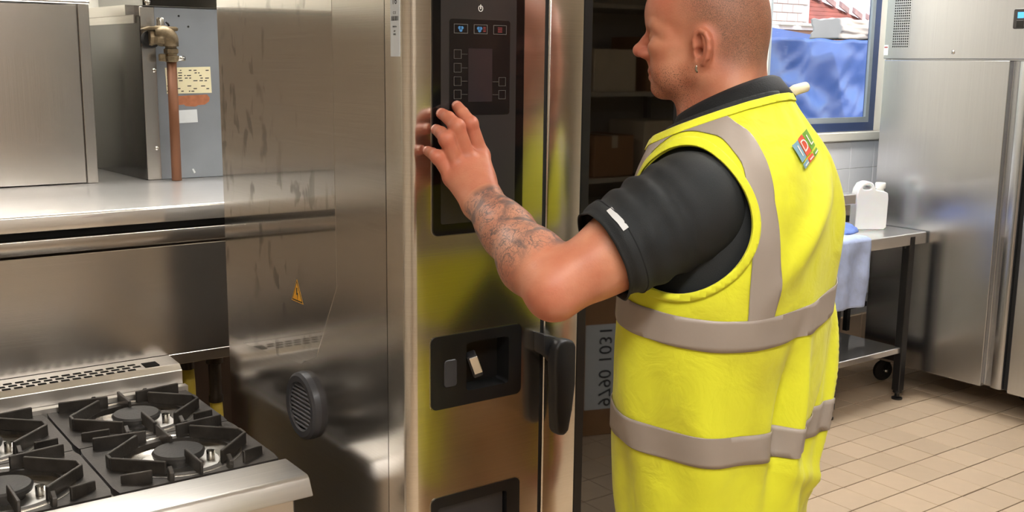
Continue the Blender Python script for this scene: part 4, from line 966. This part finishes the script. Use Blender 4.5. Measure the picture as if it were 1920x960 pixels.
# ears
for sg in (-1, 1):
    c = np.array([-.019, sg*.074, -.019]); tilt = math.radians(10)
    fa = np.array([math.cos(math.radians(22)), -sg*0, 0]); 
    ea = np.array([math.cos(math.radians(24)), -sg*math.sin(math.radians(24)), 0]); eu = np.array([-math.sin(tilt)*.9, sg*.10, math.cos(tilt)]); eu -= ea*(ea@eu); eu /= np.linalg.norm(eu); eo = np.cross(ea, eu)*1.
    if eo[1]*sg < 0: eo = -eo
    def Ea(x, y, o): q = c+x*ea+y*eu+o*eo; return H(*q)
    BE = np.stack([ea, eu, eo]) @ BH
    hf.ell(Ea(-.001, .002, .004), (.0185, .029, .006), BE, .008); hf.ell(Ea(.003, -.024, .005), (.010, .010, .0055), BE, .006)
    hf.ell(Ea(.002, -.004, .0125), (.0095, .013, .0100), BE, .003, -1); hf.ell(Ea(-.001, .014, .0130), (.0085, .009, .0075), BE, .004, -1)
    rim = [(.012, .004), (.013, .016), (.009, .026), (-.001, .031), (-.012, .026), (-.018, .014), (-.0185, 0), (-.014, -.014), (-.006, -.024)]
    for (x0, y0), (x1, y1) in zip(rim[:-1], rim[1:]): hf.cone(Ea(x0, y0, .0105), Ea(x1, y1, .0105), .0040, .0040, .002)
    anti = [(-.005, .022), (-.0095, .010), (-.0105, -.004), (-.006, -.015)]
    for (x0, y0), (x1, y1) in zip(anti[:-1], anti[1:]): hf.cone(Ea(x0, y0, .0085), Ea(x1, y1, .0085), .0036, .0036, .003)
    hf.ell(Ea(.0115, -.007, .0085), (.0035, .007, .0045), BE, .003); hf.ell(Ea(-.001, -.0165, .009), (.006, .0035, .004), BE, .003)
    hf.ell(Ea(.006, -.004, .007), (.0042, .0062, .014), BE, .002, -1)
    if sg == 1: lobe = Ea(.006, -.0315, .006); lobe_ax = BE[2]; lobe_f = BE[0]; lobe_u = BE[1]
Vh, Qh = hf.net(1)
q = (Vh-OH)@BH.T/HS; f_, s__, u_ = q[:, 0], np.abs(q[:, 1]), q[:, 2]
sst = lambda x, a, b: np.clip((x-a)/(b-a), 0, 1)**2*(3-2*np.clip((x-a)/(b-a), 0, 1))
hair_h = sst(-f_+.62*(u_-.02), -.035, .045)*sst(u_, -.075, -.03); hair_h = hair_h*(1-.9*sst(s__, .071, .077)*sst(-((f_+.02)/.034)**2-((u_+.018)/.045)**2, -1.3, -.8))
stub_h = sst(-u_, .035, .06)*sst(f_, -.02, .03)*.8+sst(-u_, .02, .05)*sst(f_, -.04, 0)*(s__ > .03)*.25
red_h = .55*sst(f_, .085, .115)*(u_ < .02)+.5*sst(u_, .02, .08)+.45*np.exp(-((f_+.03)/.03)**2-((u_+.01)/.04)**2)+.35*sst(-u_, .08, .14)
# --- left arm and hand
armF = None
sho = TB(.160, -.004, 1.412); elb = D(1040, 541, 1.43); wri = D(904, 377, 1.615)
def G(px, py, k):    # k metres in front of the oven front
    p = on(px, py, y=OY-.0035); r = (p-[0, 0, HC]); return p-r/np.linalg.norm(r)*k
fing = {  # MCP, PIP, DIP, tip: pixel, distance off the panel along the sight line
    'index': ([(901, 292, .066), (882, 232, .062), (867, 212, .036), (857, 199, .010)], [.0135, .0115, .0100, .0090]),
    'middle': ([(878, 301, .072), (857, 238, .068), (841, 221, .040), (828, 213, .010)], [.0135, .0120, .0102, .0090]),
    'ring': ([(859, 313, .070), (837, 261, .066), (827, 249, .040), (818, 243, .009)], [.0132, .0115, .0098, .0088]),
    'pinky': ([(848, 333, .064), (820, 294, .054), (811, 288, .034), (802, 283, .008)], [.0120, .0102, .0090, .0080])}
pts = {k: [G(*p) for p in v[0]] for k, v in fing.items()}
allp = np.array([p for v in pts.values() for p in v]+[sho, elb, wri]); 
af = Field(allp.min(0)-.09, allp.max(0)+.09, .0020)
up_ = elb-sho; up_ /= np.linalg.norm(up_); fo = wri-elb; flen = np.linalg.norm(fo); fo /= flen
af.cone(sho, sho+(elb-sho)*.5, .050, .050, .01); af.cone(sho+(elb-sho)*.5, elb, .050, .038, .02)
tri_ = sho+(elb-sho)*.62-Zu*.008; af.ell(tri_, (.07, .043, .043), np.stack([up_, np.cross(up_, Zu)/np.linalg.norm(np.cross(up_, Zu)), np.cross(up_, np.cross(up_, Zu)/np.linalg.norm(np.cross(up_, Zu)))]), .02)
af.cone(elb, elb+fo*flen*.28, .036, .0455, .025); af.cone(elb+fo*flen*.28, elb+fo*flen*.7, .0455, .034, .02)
vdir = np.cross(fo, -MC[2]); vdir /= np.linalg.norm(vdir)
wa, wb_ = wri+vdir*.010, wri-vdir*.010
for w in (wa, wb_): af.cone(elb+fo*flen*.62, w, .033, .021, .02)
af.ell(elb+up_*.010-fo*.012, (.026, .026, .026), np.eye(3), .02)
mid = np.mean([pts['index'][0], pts['middle'][0], pts['ring'][0], pts['pinky'][0]], axis=0)
for k, v in pts.items():
    rs = fing[k][1]; w0 = wri+(wa-wri)*({'index': 1, 'middle': .4, 'ring': -.4, 'pinky': -1}[k]*(1 if (wa-wb_)@(pts['index'][0]-pts['pinky'][0]) > 0 else -1))
    af.cone(w0, v[0], .0205, .0145, .012)
    af.cone(v[0], v[1], rs[0], rs[1], .004); af.cone(v[1], v[2], rs[1], rs[2], .003); af.cone(v[2], v[3], rs[2], rs[3], .003)
    af.ell(v[1], (rs[1]*1.09,)*3, np.eye(3), .004); af.ell(v[0]-MC[2]*.002, (.0135,)*3, np.eye(3), .008)
ths = [wri+(pts['index'][0]-wri)*.28+MC[2]*.012, G(908, 330, .050), G(900, 296, .032), G(890, 268, .012)]
af.cone(ths[0], ths[1], .019, .0145, .015); af.cone(ths[1], ths[2], .0125, .0115, .004); af.cone(ths[2], ths[3], .011, .009, .003)
pal = (wri*.35+mid*.65)+MC[2]*.010
af.ell(pal, (.036, .030, .016), np.stack([(mid-wri)/np.linalg.norm(mid-wri), vdir, np.cross((mid-wri)/np.linalg.norm(mid-wri), vdir)]), .012)
Va, Qa = af.net(1)
tt = ((Va-elb)@fo)/flen; rad = Va-elb-np.outer((Va-elb)@fo, fo)
ink_a = sst(tt, .10, .22)*sst(-tt, -1.0, -.93); side = (rad@vdir)/.04; ink_a *= np.clip(.55+1.0*(sst(tt+.12*np.sign(1)*side, .05, .4)), 0, 1)
dmin = np.min([np.linalg.norm(Va-p, axis=1) for v in pts.values() for p in (v[0], v[1], v[3])], axis=0)
red_a = .75*np.exp(-(dmin/.013)**2)+.55*np.exp(-(np.linalg.norm(Va-elb+Zu*.02, axis=1)/.05)**2)+.25*(tt > 1.0)
# --- trunk, hips, legs and right arm (mostly under clothes)
bf = Field(C0+[-.42, -.42, .02], C0+[.42, .42, 1.56], .008)
B3 = np.stack([st, ft, Zu])
bf.ell(TB(0, 0, 1.30), (.175, .115, .22), B3, .05); bf.ell(TB(0, .0, 1.06), (.155, .105, .18), B3, .06); bf.ell(TB(0, -.0, .93), (.145, .10, .11), B3, .05)
bf.cone(TB(-.15, -.01, 1.42), TB(.15, -.01, 1.42), .06, .06, .06); bf.cone(TB(0, 0, 1.40), nb0-[0, 0, .03], .08, .066, .05)
for sg in (-1, 1):
    bf.cone(TB(sg*.076, 0, .88), TB(sg*.095, .03, .50), .070, .052, .03); bf.cone(TB(sg*.095, .03, .50), TB(sg*.105, -.01, .10), .052, .038, .03); bf.ell(TB(sg*.100, .004, .36), (.044, .05, .11), B3, .03)
    bf.cone(TB(sg*.105, -.03, .07), TB(sg*.115, .12, .055), .042, .036, .03)
rs_, re_, rw_ = TB(-.155, .0, 1.42), TB(-.185, .045, 1.14), TB(-.145, .125, .90)
bf.cone(rs_, re_, .058, .043, .04); bf.cone(re_, rw_, .043, .027, .02)
Vb, Qb = bf.net(1)
rf = Field(rw_-.14, rw_+.16, .0032); rd = (rw_-re_)/np.linalg.norm(rw_-re_); rn = np.cross(rd, Zu); rn /= np.linalg.norm(rn)
rf.cone(re_+.6*(rw_-re_), rw_, .034, .026, .02)
for i, ln in enumerate((.075, .085, .08, .065)):
    o0 = rw_+rd*.088+ft*(.030-.020*i); rf.cone(rw_+rd*.005+ft*(.012-.008*i), o0, .019, .0145, .014)
    p1 = o0+rd*ln*.5-st*-.010; p2 = p1+rd*ln*.33+st*.018; p3 = p2+rd*ln*.12+st*.022; rf.chain([o0, p1, p2, p3], [.0115, .0100, .0090, .0080], .004)
rf.chain([rw_+rd*.02+ft*.014, rw_+rd*.05+ft*.040+st*.012, rw_+rd*.085+ft*.048+st*.022, rw_+rd*.11+ft*.048+st*.026], [.018, .0135, .0115, .0095], .006)
Vr, Qr = rf.net(1)
Vs = [Vh, Va, Vb, Vr]; Qs = [Qh, Qa, Qb, Qr]; o_n = np.cumsum([0]+[len(v) for v in Vs])
me = fastmesh('body', np.concatenate(Vs), np.concatenate([Q_+o for Q_, o in zip(Qs, o_n)]))
zr = lambda *a: [np.zeros(len(v)) for v in a]
for nm, arrs in (('hair', [hair_h]+zr(Va, Vb, Vr)), ('stubble', [stub_h]+zr(Va, Vb, Vr)), ('red', [red_h, red_a]+zr(Vb, Vr)), ('ink', [np.zeros(len(Vh)), ink_a]+zr(Vb, Vr))):
    a = me.attributes.new(nm, 'FLOAT', 'POINT'); a.data.foreach_set('value', np.concatenate(arrs).astype(np.float32))
link('body', me, skin, man, True)
eye_m = mat('eye white', srgb(228, 222, 214), .15, noise=(40, 40, 40), var=.02); iris = mat('blue grey iris', srgb(70, 90, 104), .1); 
for sg in (-1, 1):
    ec = H(.0785, sg*.033, .0065); b = MB(); t = bmesh.new(); bmesh.ops.create_uvsphere(t, u_segments=20, v_segments=12, radius=.0128*HS)
    for v in t.verts: v.co += Vector(ec)
    b._add(t); eo_ = b.build('eyeball', eye_m, man, True)
    MB().lathe([(.0052, .0108), (.002, .0122), (0, .0122)], ec, fh-.25*uh, 18).build('iris', iris, eo_, True)
# earring
rg_ = [lobe+.0065*(math.cos(a)*lobe_f*.35+math.cos(a)*lobe_ax*.9+math.sin(a)*lobe_u) for a in np.linspace(0, 2*math.pi, 20)[:-1]]
MB().tube(rg_, .0020, 8, closed=True).build('earring', M['chrome'], man, True)
# finger nails
nail = mat('finger nail', srgb(226, 168, 148), .25, noise=(50, 50, 50), var=.04)
for k, v in pts.items():
    d = v[3]-v[2]; d /= np.linalg.norm(d); out_ = -MC[2]-d*(-MC[2]@d); out_ /= np.linalg.norm(out_); sd2 = np.cross(d, out_); r = fing[k][1][3]
    c = v[3]-d*.002+out_*(r*.80); Vn = []
    for j in range(5):
        for i in range(7): a = (i-3)/3; Vn.append(c+sd2*a*r*.62+d*(j-2)*.0026*(1-.0*a)+out_*(.0022-.0018*a*a-.0012*((j-2)/2)**2))
    pyd('fingernail', Vn, [(j*7+i, j*7+i+1, j*7+i+8, j*7+i+7) for j in range(4) for i in range(6)], nail, man, True)

# --- clothes
knit = mat('black sports knit', srgb(22, 25, 27), .72, bump=((900, 900, 900), .35), noise=(10, 10, 10), var=.2)
knit2 = mat('black rib collar', srgb(13, 14, 17), .8, bump=((500, 500, 500), .3))
hv = bpy.data.materials.new('fluorescent yellow cloth'); hv.use_nodes = True
def hv_nodes(m):
    nt = m.node_tree; L = nt.links.new; b = nt.nodes['Principled BSDF']; b.inputs['Roughness'].default_value = .68; b.inputs['Specular IOR Level'].default_value = .25
    b.inputs['Sheen Weight'].default_value = .12
    tc = N(nt, 'ShaderNodeTexCoord'); n = N(nt, 'ShaderNodeTexNoise'); n.inputs['Scale'].default_value = 7; n.inputs['Detail'].default_value = 6; L(tc.outputs['Object'], n.inputs['Vector'])
    mx = N(nt, 'ShaderNodeMix', data_type='RGBA'); mx.inputs[6].default_value = srgb(222, 222, 50); mx.inputs[7].default_value = srgb(196, 190, 48)
    mr = N(nt, 'ShaderNodeMapRange'); mr.inputs[1].default_value = .50; mr.inputs[2].default_value = .72; L(n.outputs[0], mr.inputs[0]); L(mr.outputs[0], mx.inputs[0]); L(mx.outputs[2], b.inputs['Base Color'])
    n2 = N(nt, 'ShaderNodeTexNoise'); n2.inputs['Scale'].default_value = 16; n2.inputs['Detail'].default_value = 5; n2.inputs['Distortion'].default_value = 1.2; L(tc.outputs['Object'], n2.inputs['Vector'])
    bp = N(nt, 'ShaderNodeBump'); bp.inputs['Strength'].default_value = .45; bp.inputs['Distance'].default_value = .008; L(n2.outputs[0], bp.inputs['Height']); L(bp.outputs[0], b.inputs['Normal'])
hv_nodes(hv)
refl = mat('grey reflective tape', srgb(160, 148, 138), .5, .15, bump=((40, 40, 40), .25), noise=(9, 9, 9), var=.06)
silver = mat('silver reflective print', srgb(200, 200, 200), .4, .3)
def fold(th, z, th0, z0, dth, dz, lt, lz, amp):
    """a soft ridge through (th0, z0) running along (dth, dz)"""
    n = math.hypot(dth*.17, dz); ux, uz = dth*.17/n, dz/n; x = ((th-th0+math.pi) % (2*math.pi)-math.pi)*.17; y = z-z0
    al = x*ux+y*uz; ac = -x*uz+y*ux; return 1.9*amp*np.exp(-(al/lt)**2-(ac/lz)**2)
def vdisp(th, z):
    e = np.zeros_like(th); lo_ = np.clip((1.30-z)/.2, 0, 1)
    e += lo_*(.0045*np.sin(th*5+z*9)+.003*np.sin(th*9-z*14+1))*.8
    for p in ((4.15, 1.12, .55, -.24, .16, .013, .013), (4.45, 1.14, .50, -.22, .14, .014, -.010), (3.75, 1.10, .35, -.25, .15, .015, .010), (4.95, 1.10, .1, -.2, .10, .012, .012), (5.1, 1.09, .15, -.2, .1, .013, -.010),
              (3.45, 1.05, .04, -.3, .25, .012, .010), (3.30, 1.05, .02, -.3, .25, .012, -.010), (4.9, 1.38, .5, -.1, .10, .018, .008), (4.4, 1.40, .1, -.2, .12, .02, .006), (4.3, .95, .5, .05, .15, .016, .006), (4.9, .96, .1, -.2, .1, .014, .008)):
        e += fold(th, z, *p)
    for i in range(len(th)): e[i] += .004*nz(math.cos(th[i])*.9, math.sin(th[i])*.9, float(z[i])*2.2, 2.2)*lo_[i]+.0025*nz(math.cos(th[i]), math.sin(th[i]), float(z[i])*3, 4)
    return e
AH = (1.392, .100, math.radians(41), math.radians(46))
def ang(V):
    R_ = prof(np.interp(V[:, 2], RINGS[:, 0], np.arange(len(RINGS)))); return np.arctan2((V[:, 1]-R_[:, 3])/R_[:, 2], np.abs(V[:, 0])/R_[:, 1])
def g_arm(V, grow=0.):
    t = ang(V); e = np.sqrt((t/np.where(t < 0, AH[2]+grow*6.2, AH[3]+grow*6.2))**2+((V[:, 2]-AH[0])/(AH[1]+grow))**2)-1
    return np.where(np.abs(V[:, 0]) > .06, e, 5.)
def g_neck(V): a, b, z = V[:, 0], V[:, 1], V[:, 2]; return (1.560+(-b-.07)*.42)-z-.04*np.clip(1-np.abs(a)/.03, 0, 1)*0
def g_v(V): a, b, z = V[:, 0], V[:, 1], V[:, 2]; return np.where(b > 0.02, np.abs(a)-np.maximum(.10*np.clip((z-1.24)/.28, 0, 2), .012+.085*np.clip((1.21-z)/.12, 0, 1)), 5.)
VV, TT = loft(.012, 150, 240, 0, None, vdisp)
def cutall(V, T, gs):
    for g in gs: V, T = clip(V, T, g(V))
    return V, T
def cloth_obj(nm, V, T, mt, par, th=.002, off=1):
    o = link(nm, fastmesh(nm, towld(V), T[:, ::-1]), mt, par, True); s_ = o.modifiers.new('s', 'SOLIDIFY'); s_.thickness = th; s_.offset = off; return o
Vv, Tv = cutall(VV, TT, [g_arm, g_neck, g_v])
vest = cloth_obj('vest', Vv, Tv, hv, man, .0025, -1)
# binding along the armholes: a raised seam, then reflective tape
VN = VV+0; 
def offset(V, d):
    """move a body-frame surface out along its ring normal"""
    k = V.copy(); r = np.hypot(V[:, 0]/.21, V[:, 1]/.15)+1e-6; n = np.stack([V[:, 0]/.21**2, V[:, 1]/.15**2, np.zeros(len(V))], 1)
    n /= np.maximum(np.linalg.norm(n, axis=1), 1e-9)[:, None]; up = np.clip((V[:, 2]-1.42)/.10, 0, .9)[:, None]; n = n*(1-up)+np.array([0, 0, 1.])*up; n /= np.linalg.norm(n, axis=1)[:, None]; return k+n*d
VO = offset(VV, .0012)
for sg in (1, -1): Vs_, Ts_ = cutall(offset(VV, .0022), TT, [g_arm, g_neck, g_v, lambda V: -g_arm(V, .011), lambda V: sg*V[:, 0]]); cloth_obj('armhole_binding', Vs_, Ts_, hv, vest, .0012)
Vs_, Ts_ = cutall(offset(VV, .0022), TT, [g_neck, g_v, g_arm, lambda V: .012-g_neck(V)]); cloth_obj('neck_binding', Vs_, Ts_, hv, vest, .0012)
def band(z0, z1, tilt, lat=0): return [lambda V: V[:, 2]-(z0+tilt*V[:, 1]-lat*V[:, 0]), lambda V: (z1+tilt*V[:, 1]-lat*V[:, 0])-V[:, 2]]
for nm, z0, z1, tl, la in (('chest_tape', 1.239, 1.284, .08, .10), ('waist_tape', 1.047, 1.092, .04, .0)):
    Vs_, Ts_ = cutall(VO, TT, [g_arm, g_v]+band(z0, z1, tl, la)); cloth_obj(nm, Vs_, Ts_, refl, vest, .0012)
for sg in (1, -1):
    def g_in(V, sg=sg): return sg*V[:, 0]-(.130-.22*np.clip(V[:, 2]-1.42, 0, .2))
    def g_out(V, sg=sg): return (.168-.34*np.clip(V[:, 2]-1.42, 0, .2))-sg*V[:, 0]
    Vs_, Ts_ = cutall(VO, TT, [g_arm, g_neck, g_v, g_in, g_out, lambda V: V[:, 2]-1.25]); cloth_obj('shoulder_tape', Vs_, Ts_, refl, vest, .0011)
# front edge seam of the side panel
def ring_pt(a, z, off=.0135):
    R_ = prof(np.interp([z], RINGS[:, 0], np.arange(len(RINGS))))[0]; w, d, b0, n = R_[1]+off, R_[2]+off, R_[3], R_[4]
    return b0-d*max(0, 1-(abs(a)/w)**n)**(1/n)
# logo of three coloured tiles on the upper back
lg = thing('logo', None, None, tuple(TB(.03, -.17, 1.42))); lg.parent = vest; lg.matrix_basis = (man.matrix_basis).inverted() @ lg.matrix_basis; lg.matrix_basis = Matrix.Translation(Vector(TB(.03, -.17, 1.42)))
lg.matrix_basis = vest.matrix_basis.inverted() @ man.matrix_basis.inverted() @ Matrix.Translation(Vector(TB(.03, -.17, 1.42)))
LC = (.020, 1.484); LA = math.radians(16)
from mathutils.bvhtree import BVHTree
vb_t = BVHTree.FromPolygons([Vector(v) for v in towld(Vv)], [tuple(map(int, t)) for t in Tv])
def lpt(x, y, off=.001):
    x *= 1.12; y *= .72
    a = LC[0]-(x*math.cos(LA)-y*math.sin(LA)); z = LC[1]+(x*math.sin(LA)+y*math.cos(LA)); o = TB(a, -.6, z); h = vb_t.ray_cast(Vector(o), Vector(ft))
    p = h[0] if h[0] else Vector(TB(a, -.14, z)); return np.array(p)-ft*off
def patch(nm, x0, x1, y0, y1, mt, off=.0045):
    V = [lpt(x0+(x1-x0)*i/8, y0+(y1-y0)*j/8, off) for j in range(9) for i in range(9)]
    return pyd(nm, V, [(j*9+i, j*9+i+1, j*9+i+10, j*9+i+9) for j in range(8) for i in range(8)], mt, lg)
lcol = [mat('blue grey print', srgb(120, 160, 175), .5), mat('red print', srgb(214, 84, 58), .5), mat('green print', srgb(110, 158, 52), .5)]
def logo_letter(ch, x, y, size, mt, off=.0056):
    me = text_mesh(ch, size, .0, 1.0); me.transform(Matrix.Identity(4))
    for v in me.vertices: v.co = Vector(lpt(x+v.co.x, y+v.co.y, off))
    return link('logo_letter', me, mt, lg)
for i, ch in enumerate('IDL'):
    x = -.033+.0225*i; patch('logo_tile', x, x+.021, -.008, .026, lcol[i]); patch('logo_tile', x, x+.021, -.021, -.0115, lcol[i])
    logo_letter(ch, x+.0105, .009, .030, M['white_print'])
    pp = patch('logo_bar', x+.003, x+.018, -.0175, -.0150, M['white_print'], .0056)
# polo shirt: trunk, sleeves
Vt, Tt = loft(-.002, 90, 140, 3.0, 13.2, lambda th, z: -.017*np.clip((1.285-z)/.03, 0, 1)); Vt, Tt = clip(Vt, Tt, np.where(Vt[:, 1] > -.5, 1.570+(-Vt[:, 1]-.07)*.42-Vt[:, 2], 1))
Wt = towld(Vt)
def sleeve(a, b, r0, r1, seed, nt=64, nth=72):
    ax = b-a; L_ = np.linalg.norm(ax); ax /= L_; u = np.cross(ax, Zu); u /= np.linalg.norm(u); w = np.cross(u, ax); V = []
    for i in range(nt):
        p = -r0+(L_+r0)*(i/(nt-1)); 
        if p < 0: p = -r0*math.cos(math.pi/2*i/(nt-1)*(L_+r0)/r0)
        t = p/L_
        for j in range(nth):
            th = 2*math.pi*j/nth
            if p < 0: r = math.sqrt(max(0, r0*r0-p*p)); wr = 0
            else:
                r = r0+(r1-r0)*t; wr = min(1, t*4)*(.0035*math.sin(8.5*t*math.pi+2.0*math.sin(th+seed)+1.5*th)*(.3+.7*t)*max(0, math.sin(th*.5+.4))+.004*nz(math.cos(th), math.sin(th), t*3+seed, 2))
                wr += .004*math.exp(-((t-.955)/.012)**2)*-.35
            V.append(a+ax*p+(u*math.cos(th)+w*math.sin(th))*(r+wr))
    T = []
    for i in range(nt-1):
        for j in range(nth):
            p, q_ = i*nth+j, i*nth+(j+1) % nth; T += [(p, q_, q_+nth), (p, q_+nth, p+nth)]
    return np.array(V), np.array(T), ax
hem = sho+(elb-sho)*.65+np.array([0, 0, .004])
Vsl, Tsl, hax = sleeve(sho-Zu*.008, hem, .080, .067, 1)
Vsr, Tsr, _ = sleeve(rs_-Zu*.01, rs_+(re_-rs_)*.72, .078, .058, 4)
Vc_ = np.concatenate([Wt, Vsl, Vsr]); Tc_ = np.concatenate([Tt[:, ::-1], Tsl[:, ::-1]+len(Wt), Tsr[:, ::-1]+len(Wt)+len(Vsl)])
shirt = link('shirt', fastmesh('shirt', Vc_, Tc_), knit, man, True); sm_ = shirt.modifiers.new('s', 'SOLIDIFY'); sm_.thickness = .002; sm_.offset = -1
def sl_pt(t, th, k=.0):
    i = int(round(t*63)); j = int(round(th/(2*math.pi)*72)) % 72; p = Vsl[i*72+j]; c = Vsl[i*72:(i+1)*72].mean(0); d = p-c; return p+d/np.linalg.norm(d)*k
MB().tube([sl_pt(.89, 2*math.pi*j/72, .0) for j in range(72)], .0012, 6, closed=True).build('hem_stitch', knit2, shirt, True)
sb_t = BVHTree.FromPolygons([Vector(v) for v in Vsl], [tuple(map(int, t)) for t in Tsl])
def cast(px, py):
    r = MC.T @ np.array([px-960, py-480, FPX]); r /= np.linalg.norm(r); h = sb_t.ray_cast(Vector((0, 0, HC)), Vector(r)); return None if h[0] is None else np.array(h[0])-r*.0025
rows = [(1137, 395, 1147, 388), (1148, 408, 1158, 401), (1158, 418, 1168, 411), (1169, 433, 1179, 426)]
Vp = [q_ for a, b, c, d in rows for q_ in (cast(a, b), cast(c, d)) if q_ is not None]
if len(Vp) == 8: pyd('sleeve_stripe', Vp, [(2*i, 2*i+1, 2*i+3, 2*i+2) for i in range(3)], silver, shirt, True)
# collar: a folded band round the neck, high at the nape
cc_ = D(1368, 203, 1.652); cf = ft*math.cos(.50)-Zu*math.sin(.50); cu = np.cross(cf, st)*1.0
if cu[2] < 0: cu = -cu
prof_c = [(.0, -.022, 0), (.0, .006, 0), (.003, .016, 0), (.009, .018, 0), (.015, .012, 0), (.020, -.008, 0), (.024, -.024, 0), (.021, -.026, 0), (.013, .0, 0)]
Vc = []; nth = 72
for i in range(nth):
    th = 2*math.pi*i/nth+math.pi/2; gap = 0
    for dr, h, _ in prof_c: Vc.append(cc_+st*math.cos(th)*(.062+dr)+cf*math.sin(th)*(.074+dr)+cu*(h+.004*math.cos(th-math.pi/2)))
m_ = len(prof_c); Fc = []
for i in range(nth):
    for j in range(m_): Fc.append((i*m_+j, ((i+1) % nth)*m_+j, ((i+1) % nth)*m_+(j+1) % m_, i*m_+(j+1) % m_))
link('collar', fastmesh('collar', np.array(Vc), np.array(Fc)), knit2, man, True)
# rolled paper tag tucked at the nape
ta, tbp = D(1470, 182, 1.64), D(1511, 163, 1.665)
tg = MB(); tg.tube([ta, ta*.5+tbp*.5+Zu*.003, tbp], [.0085, .0085, .0080], 14); tg.build('neck_tag', mat('cream tag', srgb(226, 216, 186), .6, noise=(30, 30, 30), var=.05), man, True)
# trousers and boots
trf = Field(C0+[-.36, -.36, .06], C0+[.36, .36, 1.0], .008)
trf.ell(TB(0, -.0, .92), (.160, .112, .10), B3, .04)
for sg in (-1, 1): trf.cone(TB(sg*.076, 0, .88), TB(sg*.095, .03, .50), .086, .076, .03); trf.cone(TB(sg*.095, .03, .50), TB(sg*.106, -.008, .10), .076, .068, .03)
link('trousers', fastmesh('trousers', *trf.net(2)), mat('tan work trousers', srgb(196, 158, 116), .8, bump=((200, 200, 200), .3), noise=(6, 6, 6), var=.2), man, True)
bm_ = mat('black work boot leather', srgb(26, 24, 23), .45, noise=(20, 20, 20), var=.2)
for sg in (-1, 1):
    btf = Field(TB(sg*.11, .03, .0)-[.2, .2, .0], TB(sg*.11, .03, .2)+[.2, .2, .02], .006); btf.cone(TB(sg*.105, -.03, .07), TB(sg*.116, .14, .05), .052, .044, .03); btf.cone(TB(sg*.105, -.015, .07), TB(sg*.105, -.01, .19), .052, .054, .03)
    sl_, P_ = btf.sub(btf.lo, btf.lo+btf.n*btf.h); btf.F = np.maximum(btf.F, (.012-P_[..., 2])).astype(np.float32)
    bo_ = link('boot', fastmesh('boot', *btf.net(2)), bm_, man, True)
    o2 = [TB(sg*.11+x, y, 0) for x, y in [(.045*math.cos(a), (.10 if math.sin(a) > 0 else .06)*math.sin(a)+.055) for a in np.linspace(0, 2*math.pi, 25)[:-1]]]
    MB().prism([(p[0], p[1], .0) for p in o2], (0, 0, .016), .003, 1).build('sole', M['rubber'], bo_)
